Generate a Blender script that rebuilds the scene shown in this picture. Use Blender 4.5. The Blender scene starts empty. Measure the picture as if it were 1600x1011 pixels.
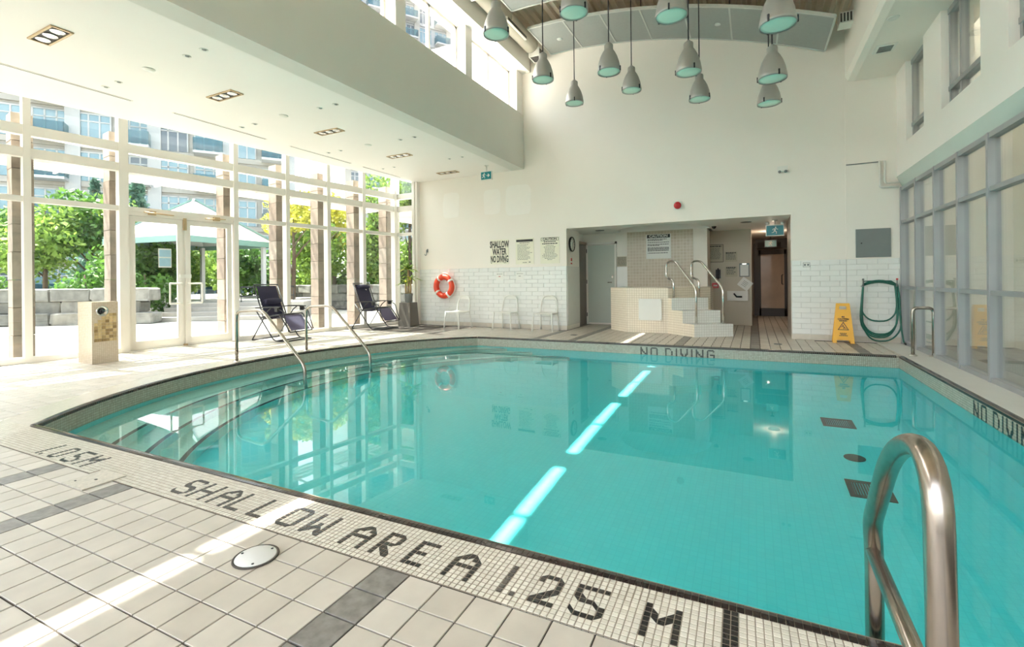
import bpy, bmesh, math, random
from mathutils import Vector, Matrix
random.seed(7)
C = bpy.context.scene.collection
R = math.radians
sc = bpy.context.scene

# ------------------------------------------------------------------ camera
CAM_H = 1.15
cam_d = bpy.data.cameras.new('camera')
cam = bpy.data.objects.new('camera', cam_d)
C.objects.link(cam)
cam_d.sensor_width = 36.0
cam_d.lens = 36.0 * 745.0 / 1600.0
cam_d.shift_y = (438.5 - 505.5) / 1600.0
cam_d.clip_start = 0.05
cam_d.clip_end = 500
yaw, roll = R(26.9), R(0.6)
cam.matrix_world = (Matrix.Translation((0, 0, CAM_H)) @ Matrix.Rotation(yaw, 4, 'Z')
                    @ Matrix.Rotation(R(90), 4, 'X') @ Matrix.Rotation(-roll, 4, 'Z'))
sc.camera = cam

# ------------------------------------------------------------------ light
w = bpy.data.worlds.new('sky')
sc.world = w
w.use_nodes = True
nt = w.node_tree
nt.nodes.clear()
sky = nt.nodes.new('ShaderNodeTexSky')
sky.sky_type = 'NISHITA'
sky.sun_disc = False
sky.sun_elevation = R(60)
sky.sun_rotation = R(-90)
sky.dust_density = 3.0
hsv = nt.nodes.new('ShaderNodeHueSaturation')
hsv.inputs['Saturation'].default_value = 0.35
bg = nt.nodes.new('ShaderNodeBackground')
bg.inputs['Strength'].default_value = 0.42
wo = nt.nodes.new('ShaderNodeOutputWorld')
nt.links.new(sky.outputs[0], hsv.inputs['Color'])
nt.links.new(hsv.outputs[0], bg.inputs['Color'])
nt.links.new(bg.outputs[0], wo.inputs['Surface'])

sun_d = bpy.data.lights.new('sun', 'SUN')
sun_d.energy = 8
sun_d.angle = R(0.53)
sun_d.color = (1.0, 0.95, 0.86)
sun = bpy.data.objects.new('sun', sun_d)
C.objects.link(sun)
sun_dir = Vector((1.0, 0.11, -1.87)).normalized()
sun.rotation_euler = sun_dir.to_track_quat('-Z', 'Y').to_euler()
sun.location = (-20, 5, 30)
try:
    sun_d.cycles.is_caustics_light = True
except Exception as e:
    print('no caustics light', e)

vs = sc.view_settings
vs.view_transform = 'Standard'
vs.look = 'None'
vs.gamma = 1.0
vs.use_curve_mapping = False
vs.exposure = 1.76
sc.cycles.max_bounces = 14
sc.cycles.diffuse_bounces = 8
sc.cycles.glossy_bounces = 6
sc.cycles.transmission_bounces = 10
sc.cycles.transparent_max_bounces = 24
sc.cycles.use_denoising = True
sc.cycles.sample_clamp_indirect = 12.0

# ------------------------------------------------------------------ materials
def new_mat(name):
    m = bpy.data.materials.new(name)
    m.use_nodes = True
    n = m.node_tree.nodes
    n.clear()
    out = n.new('ShaderNodeOutputMaterial')
    b = n.new('ShaderNodeBsdfPrincipled')
    m.node_tree.links.new(b.outputs[0], out.inputs['Surface'])
    return m, n, m.node_tree.links, b, out

def mat(name, col, rough=0.5, metal=0.0, var=0.08, scale=6.0, bump=0.0, spec=0.5, stretch=None, coat=0.0):
    """plain surface with a procedural mottling of its own colour"""
    m, n, l, b, out = new_mat(name)
    b.inputs['Roughness'].default_value = rough
    b.inputs['Metallic'].default_value = metal
    b.inputs['Specular IOR Level'].default_value = spec
    if coat: b.inputs['Coat Weight'].default_value = coat
    tc = n.new('ShaderNodeTexCoord')
    nz = n.new('ShaderNodeTexNoise')
    nz.inputs['Scale'].default_value = scale
    nz.inputs['Detail'].default_value = 5
    if stretch:
        mp = n.new('ShaderNodeMapping'); mp.inputs['Scale'].default_value = stretch
        l.new(tc.outputs['Object'], mp.inputs['Vector']); l.new(mp.outputs[0], nz.inputs['Vector'])
    else:
        l.new(tc.outputs['Object'], nz.inputs['Vector'])
    mx = n.new('ShaderNodeMix'); mx.data_type = 'RGBA'
    c0 = [max(0, c * (1 - var)) for c in col]; c1 = [min(1, c * (1 + var)) for c in col]
    mx.inputs[6].default_value = (*c0, 1); mx.inputs[7].default_value = (*c1, 1)
    l.new(nz.outputs['Fac'], mx.inputs[0]); l.new(mx.outputs[2], b.inputs['Base Color'])
    if bump:
        bp = n.new('ShaderNodeBump'); bp.inputs['Strength'].default_value = bump; bp.inputs['Distance'].default_value = 0.01
        l.new(nz.outputs['Fac'], bp.inputs['Height']); l.new(bp.outputs[0], b.inputs['Normal'])
    return m

def mat_object_random(name, c0, c1, rough=0.35, scale=9.0, speck=0.12, bump=0.0, spec=0.5):
    """each piece takes its own tone (Object Info random) plus a mottling"""
    m, n, l, b, out = new_mat(name)
    b.inputs['Roughness'].default_value = rough
    b.inputs['Specular IOR Level'].default_value = spec
    oi = n.new('ShaderNodeObjectInfo')
    geo = n.new('ShaderNodeNewGeometry')
    ad = n.new('ShaderNodeMath'); ad.operation = 'ADD'
    l.new(oi.outputs['Random'], ad.inputs[0]); l.new(geo.outputs['Random Per Island'], ad.inputs[1])
    fr = n.new('ShaderNodeMath'); fr.operation = 'FRACT'; l.new(ad.outputs[0], fr.inputs[0])
    mx = n.new('ShaderNodeMix'); mx.data_type = 'RGBA'
    mx.inputs[6].default_value = (*c0, 1); mx.inputs[7].default_value = (*c1, 1)
    l.new(fr.outputs[0], mx.inputs[0])
    nz = n.new('ShaderNodeTexNoise'); nz.inputs['Scale'].default_value = scale; nz.inputs['Detail'].default_value = 6
    l.new(geo.outputs['Position'], nz.inputs['Vector'])
    mr = n.new('ShaderNodeMapRange'); mr.inputs['To Min'].default_value = 1 - speck; mr.inputs['To Max'].default_value = 1 + speck
    mr.inputs['From Min'].default_value = 0.3; mr.inputs['From Max'].default_value = 0.7
    l.new(nz.outputs['Fac'], mr.inputs['Value'])
    mu = n.new('ShaderNodeMix'); mu.data_type = 'RGBA'; mu.blend_type = 'MULTIPLY'; mu.inputs[0].default_value = 1
    l.new(mx.outputs[2], mu.inputs[6]); l.new(mr.outputs[0], mu.inputs[7])
    l.new(mu.outputs[2], b.inputs['Base Color'])
    if bump:
        bp = n.new('ShaderNodeBump'); bp.inputs['Strength'].default_value = bump; bp.inputs['Distance'].default_value = 0.02
        l.new(nz.outputs['Fac'], bp.inputs['Height']); l.new(bp.outputs[0], b.inputs['Normal'])
    return m

def mat_mosaic(name, c0, c1, grout, pitch, rough=0.25):
    """small square mosaic too fine to pick apart; laid out with the UV map (metres)"""
    m, n, l, b, out = new_mat(name)
    b.inputs['Roughness'].default_value = rough
    uv = n.new('ShaderNodeTexCoord')
    br = n.new('ShaderNodeTexBrick')
    br.offset = 0.0; br.squash = 1.0
    br.inputs['Color1'].default_value = (*c0, 1); br.inputs['Color2'].default_value = (*c1, 1)
    br.inputs['Mortar'].default_value = (*grout, 1)
    br.inputs['Scale'].default_value = 1.0
    br.inputs['Brick Width'].default_value = pitch; br.inputs['Row Height'].default_value = pitch
    br.inputs['Mortar Size'].default_value = pitch * 0.06
    br.inputs['Mortar Smooth'].default_value = 0.1
    l.new(uv.outputs['UV'], br.inputs['Vector'])
    l.new(br.outputs['Color'], b.inputs['Base Color'])
    return m

def mat_emit(name, col, strength):
    m = bpy.data.materials.new(name); m.use_nodes = True
    n = m.node_tree.nodes; n.clear()
    out = n.new('ShaderNodeOutputMaterial'); e = n.new('ShaderNodeEmission')
    e.inputs[0].default_value = (*col, 1); e.inputs[1].default_value = strength
    m.node_tree.links.new(e.outputs[0], out.inputs['Surface'])
    return m

def mat_pane(name, tint, ior=1.5, rough=0.0):
    """window glass: clear transmission with a Fresnel reflection"""
    m = bpy.data.materials.new(name); m.use_nodes = True
    n = m.node_tree.nodes; n.clear(); l = m.node_tree.links
    out = n.new('ShaderNodeOutputMaterial')
    tr = n.new('ShaderNodeBsdfTransparent'); tr.inputs[0].default_value = (*tint, 1)
    gl = n.new('ShaderNodeBsdfGlossy'); gl.inputs['Roughness'].default_value = rough
    fr = n.new('ShaderNodeFresnel')
    ge = n.new('ShaderNodeNewGeometry')
    mi = n.new('ShaderNodeMix'); mi.data_type = 'FLOAT'         # thin pane: no total reflection at its rear face
    mi.inputs[2].default_value = ior; mi.inputs[3].default_value = 1.0 / ior
    l.new(ge.outputs['Backfacing'], mi.inputs[0]); l.new(mi.outputs[0], fr.inputs['IOR'])
    mx = n.new('ShaderNodeMixShader')
    l.new(fr.outputs[0], mx.inputs[0]); l.new(tr.outputs[0], mx.inputs[1]); l.new(gl.outputs[0], mx.inputs[2])
    l.new(mx.outputs[0], out.inputs['Surface'])
    return m

def mat_leaf(name, dark, light):
    m, n, l, b, out = new_mat(name)
    b.inputs['Roughness'].default_value = 0.55
    geo = n.new('ShaderNodeNewGeometry')
    nz = n.new('ShaderNodeTexNoise'); nz.inputs['Scale'].default_value = 1.2; nz.inputs['Detail'].default_value = 2
    l.new(geo.outputs['Position'], nz.inputs['Vector'])
    ad = n.new('ShaderNodeMath'); ad.operation = 'MULTIPLY_ADD'; ad.inputs[1].default_value = 0.55
    l.new(geo.outputs['Random Per Island'], ad.inputs[0])
    l.new(nz.outputs['Fac'], ad.inputs[2])
    mr = n.new('ShaderNodeMapRange'); mr.inputs['From Min'].default_value = 0.35; mr.inputs['From Max'].default_value = 1.15
    l.new(ad.outputs[0], mr.inputs['Value'])
    mx = n.new('ShaderNodeMix'); mx.data_type = 'RGBA'
    mx.inputs[6].default_value = (*dark, 1); mx.inputs[7].default_value = (*light, 1)
    l.new(mr.outputs[0], mx.inputs[0]); l.new(mx.outputs[2], b.inputs['Base Color'])
    tl = n.new('ShaderNodeBsdfTranslucent'); l.new(mx.outputs[2], tl.inputs[0])
    ms = n.new('ShaderNodeMixShader'); ms.inputs[0].default_value = 0.4
    l.new(b.outputs[0], ms.inputs[1]); l.new(tl.outputs[0], ms.inputs[2])
    l.new(ms.outputs[0], out.inputs['Surface'])
    return m

M = {}
M['paint'] = mat('cream_paint', (0.875, 0.82, 0.745), 0.6, var=0.02, scale=1.5)
M['paint_white'] = mat('white_paint', (0.875, 0.835, 0.785), 0.55, var=0.015, scale=2)
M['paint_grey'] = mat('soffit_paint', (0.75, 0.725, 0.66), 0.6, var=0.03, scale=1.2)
M['patch'] = mat('reflected_light_tone', (0.90, 0.86, 0.80), 0.6, var=0.02, scale=8)  # paler tone standing in for light reflected onto the wall
M['wall_tile'] = mat_object_random('white_wall_tile', (0.80, 0.80, 0.765), (0.84, 0.84, 0.81), 0.16, 6, 0.02)
M['wall_grout'] = mat('wall_grout', (0.72, 0.71, 0.67), 0.8, var=0.05, scale=30)
M['base_tile'] = mat_object_random('beige_base_tile', (0.62, 0.56, 0.47), (0.68, 0.62, 0.53), 0.3, 10, 0.05)
M['deck_tile'] = mat_object_random('deck_tile', (0.53, 0.475, 0.405), (0.60, 0.545, 0.475), 0.38, 7, 0.07, 0.05)
M['deck_dark'] = mat_object_random('dark_deck_tile', (0.175, 0.16, 0.145), (0.235, 0.215, 0.195), 0.4, 22, 0.28, 0.08)
M['grout'] = mat('dark_grout', (0.085, 0.07, 0.058), 0.85, var=0.2, scale=20)
M['mosaic_white'] = mat_object_random('white_mosaic_tile', (0.66, 0.61, 0.52), (0.78, 0.73, 0.64), 0.22, 60, 0.04)
M['mosaic_black'] = mat_object_random('black_mosaic_tile', (0.018, 0.017, 0.016), (0.035, 0.03, 0.028), 0.2, 60, 0.15)
M['mosaic_grout'] = mat('mosaic_grout', (0.30, 0.25, 0.195), 0.85, var=0.12, scale=25)
M['trim_black'] = mat_object_random('black_edge_tile', (0.022, 0.015, 0.013), (0.045, 0.03, 0.026), 0.14, 40, 0.2)
M['band'] = mat_mosaic('waterline_mosaic', (0.37, 0.35, 0.285), (0.46, 0.44, 0.36), (0.17, 0.155, 0.12), 0.0247)
M['ledge'] = mat('pale_stone_ledge', (0.66, 0.64, 0.59), 0.45, var=0.05, scale=5)
M['pool'] = mat_mosaic('turquoise_pool_lining', (0.17, 0.88, 0.94), (0.19, 0.90, 0.955), (0.16, 0.845, 0.91), 0.05, 0.5)
M['pool_step'] = mat_mosaic('pale_step_lining', (0.66, 0.84, 0.78), (0.69, 0.87, 0.81), (0.60, 0.78, 0.73), 0.05, 0.5)
M['step_trim'] = mat('step_nosing_tile', (0.03, 0.05, 0.06), 0.3, var=0.1, scale=20)
M['tub_tile'] = mat_mosaic('tub_tile', (0.83, 0.73, 0.59), (0.87, 0.77, 0.63), (0.58, 0.47, 0.34), 0.05)
M['tub_white'] = mat_mosaic('step_white_tile', (0.80, 0.79, 0.75), (0.84, 0.83, 0.79), (0.62, 0.60, 0.55), 0.05)
M['tan_mosaic'] = mat_mosaic('tan_wall_mosaic', (0.50, 0.42, 0.31), (0.56, 0.48, 0.36), (0.66, 0.60, 0.50), 0.075)
M['pillar_tile'] = mat_mosaic('pillar_mosaic', (0.58, 0.48, 0.36), (0.64, 0.54, 0.42), (0.46, 0.37, 0.27), 0.025)
M['white_metal'] = mat('white_aluminium', (0.76, 0.725, 0.665), 0.35, var=0.03, scale=4)
M['white_gloss'] = mat('white_plastic', (0.80, 0.79, 0.73), 0.3, var=0.02, scale=5)
M['grey_frame'] = mat('grey_window_frame', (0.36, 0.37, 0.38), 0.4, 0.3, var=0.06, scale=6)
M['steel'] = mat('brushed_steel', (0.43, 0.37, 0.32), 0.25, 1.0, var=0.25, scale=9, stretch=(6, 6, 1))
M['rail_steel'] = mat('warm_grey_rail_steel', (0.40, 0.36, 0.31), 0.24, 1.0, var=0.12, scale=12)
M['chrome'] = mat('bright_steel', (0.72, 0.69, 0.64), 0.14, 1.0, var=0.06, scale=20)
M['lamp_grey'] = mat('grey_lamp_shade', (0.44, 0.44, 0.42), 0.34, 0.45, var=0.06, scale=8)
M['lamp_glass'] = mat('pale_green_lens', (0.66, 0.95, 0.82), 0.25, var=0.03, scale=20)
M['black'] = mat('black_plastic', (0.02, 0.02, 0.02), 0.45, var=0.2, scale=10)
M['dark_metal'] = mat('dark_metal', (0.035, 0.037, 0.042), 0.4, 0.4, var=0.15, scale=10)
M['panel_grey'] = mat('grey_acoustic_panel', (0.33, 0.345, 0.325), 0.75, var=0.07, scale=18)
M['panel_trim'] = mat('pale_panel_trim', (0.58, 0.59, 0.55), 0.5, var=0.03, scale=10)
M['deck_metal'] = mat('beige_roof_deck', (0.90, 0.81, 0.66), 0.5, var=0.10, scale=3)
M['duct'] = mat('cream_duct', (0.66, 0.62, 0.52), 0.45, var=0.03, scale=5)
M['vent_dark'] = mat('dark_vent', (0.06, 0.055, 0.05), 0.6, var=0.1, scale=20)
M['brass'] = mat('dull_brass_trim', (0.52, 0.38, 0.22), 0.4, 0.5, var=0.1, scale=20)
M['reflector'] = mat('silver_reflector', (0.80, 0.78, 0.74), 0.2, 0.8, var=0.03, scale=20)
M['navy'] = mat('navy_sling_fabric', (0.030, 0.028, 0.062), 0.8, var=0.25, scale=60)
M['navy_light'] = mat('grey_violet_sling', (0.12, 0.11, 0.19), 0.8, var=0.2, scale=60)
M['red'] = mat('red_orange_foam', (0.78, 0.07, 0.025), 0.4, var=0.06, scale=10)
M['red_plain'] = mat('red_plastic', (0.55, 0.02, 0.025), 0.3, var=0.06, scale=10)
M['yellow'] = mat('yellow_plastic', (0.85, 0.42, 0.015), 0.38, var=0.04, scale=8)
M['hose'] = mat('green_hose', (0.008, 0.125, 0.085), 0.35, var=0.2, scale=12)
M['sign_cream'] = mat('cream_sign_plate', (0.84, 0.81, 0.66), 0.4, var=0.03, scale=6)
M['sign_white'] = mat('white_sign_plate', (0.80, 0.79, 0.74), 0.4, var=0.02, scale=6)
M['sign_tan'] = mat('tan_sign_plate', (0.50, 0.45, 0.33), 0.5, var=0.05, scale=8)
M['ink'] = mat('black_sign_ink', (0.025, 0.025, 0.025), 0.5, var=0.1, scale=20)
M['ink_grey'] = mat('grey_sign_ink', (0.17, 0.165, 0.14), 0.6, var=0.1, scale=20)
M['ink_red'] = mat('red_sign_ink', (0.55, 0.06, 0.05), 0.6, var=0.1, scale=20)
M['exit_green'] = mat('exit_teal', (0.0, 0.22, 0.25), 0.3, var=0.03, scale=10)
M['vent_panel'] = mat('grey_access_panel', (0.20, 0.22, 0.215), 0.45, 0.2, var=0.06, scale=9)
M['door_green'] = mat('pale_green_door', (0.50, 0.54, 0.47), 0.4, var=0.03, scale=3)
M['door_brown'] = mat('brown_door', (0.20, 0.17, 0.15), 0.4, var=0.08, scale=4)
M['door_dark'] = mat('dark_bronze_frame', (0.06, 0.045, 0.035), 0.4, var=0.1, scale=6)
M['notice_wall'] = mat('warm_grey_paint', (0.60, 0.54, 0.44), 0.6, var=0.04, scale=2)
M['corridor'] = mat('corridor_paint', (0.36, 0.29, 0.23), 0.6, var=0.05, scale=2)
M['water'] = None
M['glass'] = mat_pane('clear_pane', (0.955, 0.97, 0.965))
M['glass_left'] = mat_pane('slightly_green_pane', (0.875, 0.91, 0.895))
M['glass_right'] = mat_pane('tinted_pane', (0.91, 0.945, 0.935), 1.9)
M['glass_blue'] = mat_pane('balcony_glass', (0.35, 0.58, 0.62), 1.6)
M['leaf_dark'] = mat_leaf('deep_green_leaves', (0.012, 0.05, 0.012), (0.16, 0.33, 0.05))
M['leaf_mid'] = mat_leaf('green_leaves', (0.03, 0.10, 0.015), (0.32, 0.46, 0.08))
M['leaf_yellow'] = mat_leaf('yellow_green_leaves', (0.22, 0.26, 0.03), (0.75, 0.66, 0.10))
M['leaf_blue'] = mat_leaf('blue_green_needles', (0.02, 0.07, 0.05), (0.14, 0.26, 0.18))
M['bark'] = mat('bark', (0.11, 0.075, 0.05), 0.9, var=0.3, scale=14, bump=0.4)
M['stone'] = mat_object_random('retaining_stone', (0.12, 0.115, 0.10), (0.22, 0.21, 0.185), 0.85, 5, 0.3, 0.5)
M['paving'] = mat('plaza_concrete', (0.33, 0.31, 0.28), 0.85, var=0.08, scale=1.2)
M['column_stone'] = mat_object_random('brown_column_stone', (0.27, 0.20, 0.155), (0.36, 0.29, 0.235), 0.8, 6, 0.18, 0.2)
M['gaz_roof'] = mat('white_metal_roof', (0.5, 0.5, 0.5), 0.35, var=0.03, scale=3)
M['gaz_green'] = mat('grey_green_fascia', (0.15, 0.27, 0.23), 0.5, var=0.06, scale=6)
M['bld_cream'] = mat('pale_concrete', (0.36, 0.335, 0.30), 0.8, var=0.05, scale=0.6)
M['bld_white'] = mat('white_concrete', (0.42, 0.415, 0.41), 0.8, var=0.03, scale=0.8)
M['bld_glass'] = mat('blue_window_glass', (0.12, 0.22, 0.26), 0.08, 0.0, var=0.4, scale=0.5, spec=0.9)
M['bld_dark'] = mat('dark_window_glass', (0.04, 0.06, 0.075), 0.1, 0.0, var=0.3, scale=0.7, spec=0.9)
M['louver'] = mat('white_sunshade', (0.74, 0.74, 0.72), 0.45, var=0.03, scale=6)
M['outer_wall'] = mat('grey_beige_concrete', (0.74, 0.69, 0.58), 0.85, var=0.10, scale=1.8, bump=0.1)
M['pot'] = mat('grey_pot', (0.23, 0.24, 0.23), 0.6, var=0.1, scale=8)
M['plinth'] = mat('taupe_plinth', (0.16, 0.145, 0.125), 0.55, var=0.06, scale=5)
M['cane'] = mat('tan_cane', (0.42, 0.30, 0.15), 0.7, var=0.25, scale=25, stretch=(1, 1, 5))
M['lid'] = mat('white_lid', (0.74, 0.73, 0.71), 0.4, var=0.04, scale=9)
M['patch_gold'] = mat_object_random('gold_brown_tile', (0.26, 0.17, 0.07), (0.66, 0.50, 0.26), 0.25, 30, 0.1)
M['skin_pic'] = mat('blue_notice', (0.35, 0.55, 0.66), 0.4, var=0.1, scale=15)

def water_material():
    m = bpy.data.materials.new('pool_water'); m.use_nodes = True
    n = m.node_tree.nodes; n.clear(); l = m.node_tree.links
    out = n.new('ShaderNodeOutputMaterial')
    rf = n.new('ShaderNodeBsdfRefraction'); rf.inputs['IOR'].default_value = 1.333; rf.inputs['Roughness'].default_value = 0.0
    rf.inputs['Color'].default_value = (0.80, 1.0, 0.995, 1)
    gl = n.new('ShaderNodeBsdfGlossy'); gl.inputs['Roughness'].default_value = 0.0
    fr = n.new('ShaderNodeFresnel'); fr.inputs['IOR'].default_value = 1.41
    mx = n.new('ShaderNodeMixShader')
    l.new(fr.outputs[0], mx.inputs[0]); l.new(rf.outputs[0], mx.inputs[1]); l.new(gl.outputs[0], mx.inputs[2])
    l.new(mx.outputs[0], out.inputs['Surface'])
    return m
M['water'] = water_material()

# ------------------------------------------------------------------ mesh helpers
class MB:
    def __init__(s):
        s.v = []; s.f = []; s.uv = {}; s.mi = []; s.cur = 0; s.sm = []; s.smooth = False
    def face(s, idx, uv=None):
        s.f.append(tuple(idx)); s.mi.append(s.cur); s.sm.append(s.smooth)
        if uv: s.uv[len(s.f) - 1] = uv
    def poly(s, pts, uv=None):
        b = len(s.v); s.v += [tuple(p) for p in pts]
        s.face(range(b, b + len(pts)), uv)
    def box(s, c, d, rz=0.0, rot=None, taper=1.0):
        x, y, z = d[0] / 2, d[1] / 2, d[2] / 2
        P = []
        for k, t in ((-1, 1.0), (1, taper)):
            for i, j in ((-1, -1), (1, -1), (1, 1), (-1, 1)):
                P.append(Vector((i * x * t, j * y * t, k * z)))
        mt = rot if rot is not None else Matrix.Rotation(rz, 3, 'Z')
        b = len(s.v)
        s.v += [tuple(Vector(c) + mt @ p) for p in P]
        for q in ((3, 2, 1, 0), (4, 5, 6, 7), (0, 1, 5, 4), (1, 2, 6, 5), (2, 3, 7, 6), (3, 0, 4, 7)):
            s.face([b + k for k in q])
        return s
    def bbox(s, x0, x1, y0, y1, z0, z1):
        return s.box(((x0 + x1) / 2, (y0 + y1) / 2, (z0 + z1) / 2), (abs(x1 - x0), abs(y1 - y0), abs(z1 - z0)))
    def beam(s, a, b, wd, ht, up=(0, 0, 1)):
        a = Vector(a); b = Vector(b); d = (b - a); L = d.length; d.normalize()
        u = Vector(up); sx = d.cross(u)
        if sx.length < 1e-5: sx = d.cross(Vector((1, 0, 0)))
        sx.normalize(); uu = sx.cross(d)
        mt = Matrix((d, sx, uu)).transposed()
        return s.box((a + b) / 2, (L, wd, ht), rot=mt)
    def tube(s, pts, r, n=8, closed=False, cap=True):
        pts = [Vector(p) for p in pts]
        N = len(pts); b0 = len(s.v)
        rr = r if isinstance(r, (list, tuple)) else [r] * N
        tang = []
        for i in range(N):
            if closed: t = pts[(i + 1) % N] - pts[i - 1]
            else: t = pts[min(i + 1, N - 1)] - pts[max(i - 1, 0)]
            tang.append(t.normalized())
        nrm = tang[0].cross(Vector((0, 0, 1)))
        if nrm.length < 1e-4: nrm = tang[0].cross(Vector((1, 0, 0)))
        nrm.normalize()
        for i in range(N):
            if i:
                nrm = nrm - tang[i] * nrm.dot(tang[i]); nrm.normalize()
            bn = tang[i].cross(nrm)
            for k in range(n):
                a = 2 * math.pi * k / n
                s.v.append(tuple(pts[i] + (nrm * math.cos(a) + bn * math.sin(a)) * rr[i]))
        o = s.smooth; s.smooth = True
        for i in range(N if closed else N - 1):
            j = (i + 1) % N
            for k in range(n):
                k2 = (k + 1) % n
                s.face((b0 + i * n + k, b0 + i * n + k2, b0 + j * n + k2, b0 + j * n + k))
        s.smooth = o
        if cap and not closed:
            s.face([b0 + k for k in range(n)][::-1]); s.face([b0 + (N - 1) * n + k for k in range(n)])
        return s
    def lathe(s, prof, c=(0, 0, 0), n=24, axis='Z', smooth=True, rot=None):
        b0 = len(s.v); c = Vector(c)
        for r, z in prof:
            for k in range(n):
                a = 2 * math.pi * k / n
                p = Vector((r * math.cos(a), r * math.sin(a), z))
                if axis == 'Y': p = Vector((p.x, -p.z, p.y))
                if axis == 'X': p = Vector((p.z, p.y, -p.x))
                if rot is not None: p = rot @ p
                s.v.append(tuple(c + p))
        o = s.smooth; s.smooth = smooth
        for i in range(len(prof) - 1):
            for k in range(n):
                k2 = (k + 1) % n
                s.face((b0 + i * n + k, b0 + i * n + k2, b0 + (i + 1) * n + k2, b0 + (i + 1) * n + k))
        s.smooth = o
        if prof[0][0] > 1e-6: s.face([b0 + k for k in range(n)][::-1])
        if prof[-1][0] > 1e-6: s.face([b0 + (len(prof) - 1) * n + k for k in range(n)])
        return s
    def prism(s, poly, z0, z1, fn=None):
        """poly: list of (a,b), extruded along the third axis; fn maps (a,b,c) -> xyz"""
        fn = fn or (lambda a, b, c: (a, b, c))
        n = len(poly); b0 = len(s.v)
        for z in (z0, z1):
            for a, b in poly: s.v.append(tuple(fn(a, b, z)))
        s.face([b0 + k for k in range(n)][::-1]); s.face([b0 + n + k for k in range(n)])
        for k in range(n):
            k2 = (k + 1) % n
            s.face((b0 + k, b0 + k2, b0 + n + k2, b0 + n + k))
        return s
    def mesh(s, name, mats, fix=True):
        me = bpy.data.meshes.new(name)
        me.from_pydata(s.v, [], s.f)
        mats = mats if isinstance(mats, (list, tuple)) else [mats]
        for m_ in mats: me.materials.append(m_)
        me.polygons.foreach_set('material_index', s.mi)
        me.polygons.foreach_set('use_smooth', s.sm)
        if s.uv:
            ul = me.uv_layers.new(name='UVMap')
            for fi, uv in s.uv.items():
                p = me.polygons[fi]
                for li, t in zip(p.loop_indices, uv): ul.data[li].uv = t
        if fix:
            bm = bmesh.new(); bm.from_mesh(me)
            bmesh.ops.recalc_face_normals(bm, faces=bm.faces)
            bm.to_mesh(me); bm.free()
        me.update()
        return me
    def build(s, name, mats, parent=None, loc=None, fix=True):
        o = bpy.data.objects.new(name, s.mesh(name, mats, fix))
        C.objects.link(o)
        if parent: o.parent = parent
        if loc: o.location = loc
        return o

def inst(name, me, loc, parent=None, rz=0.0):
    o = bpy.data.objects.new(name, me); C.objects.link(o)
    if parent: o.parent = parent
    o.location = loc; o.rotation_euler = (0, 0, rz)
    return o

def tag(o, label=None, cat=None, group=None, kind=None):
    if label: o['label'] = label
    if cat: o['category'] = cat
    if group: o['group'] = group
    if kind: o['kind'] = kind
    return o

def empty(name, loc=(0, 0, 0), rz=0.0, label=None, cat=None, group=None, kind=None, parent=None):
    o = bpy.data.objects.new(name, None); C.objects.link(o)
    o.empty_display_size = 0.1
    o.location = loc; o.rotation_euler = (0, 0, rz)
    if parent: o.parent = parent
    return tag(o, label, cat, group, kind)

def copy_tree(o, parent=None):
    c = o.copy(); C.objects.link(c)
    if parent: c.parent = parent
    for ch in list(o.children): copy_tree(ch, c)
    return c

def st(o): o['kind'] = 'structure'; return o
def stuff(o): o['kind'] = 'stuff'; return o

def uvbox(mb, x0, x1, y0, y1, z0, z1):
    """box whose faces carry a metre UV map"""
    mb.poly([(x0, y0, z0), (x1, y0, z0), (x1, y0, z1), (x0, y0, z1)], [(x0, z0), (x1, z0), (x1, z1), (x0, z1)])
    mb.poly([(x1, y1, z0), (x0, y1, z0), (x0, y1, z1), (x1, y1, z1)], [(x1, z0), (x0, z0), (x0, z1), (x1, z1)])
    mb.poly([(x0, y1, z0), (x0, y0, z0), (x0, y0, z1), (x0, y1, z1)], [(y1, z0), (y0, z0), (y0, z1), (y1, z1)])
    mb.poly([(x1, y0, z0), (x1, y1, z0), (x1, y1, z1), (x1, y0, z1)], [(y0, z0), (y1, z0), (y1, z1), (y0, z1)])
    mb.poly([(x0, y0, z1), (x1, y0, z1), (x1, y1, z1), (x0, y1, z1)], [(x0, y0), (x1, y0), (x1, y1), (x0, y1)])
    mb.poly([(x0, y1, z0), (x1, y1, z0), (x1, y0, z0), (x0, y0, z0)], [(x0, y1), (x1, y1), (x1, y0), (x0, y0)])

def uvquad(mb, a, b, z0, z1, u0=0.0):
    """upright quad from plan point a to b"""
    L = math.hypot(b[0] - a[0], b[1] - a[1])
    mb.poly([(a[0], a[1], z0), (b[0], b[1], z0), (b[0], b[1], z1), (a[0], a[1], z1)],
            [(u0, z0), (u0 + L, z0), (u0 + L, z1), (u0, z1)])
    return u0 + L

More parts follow.
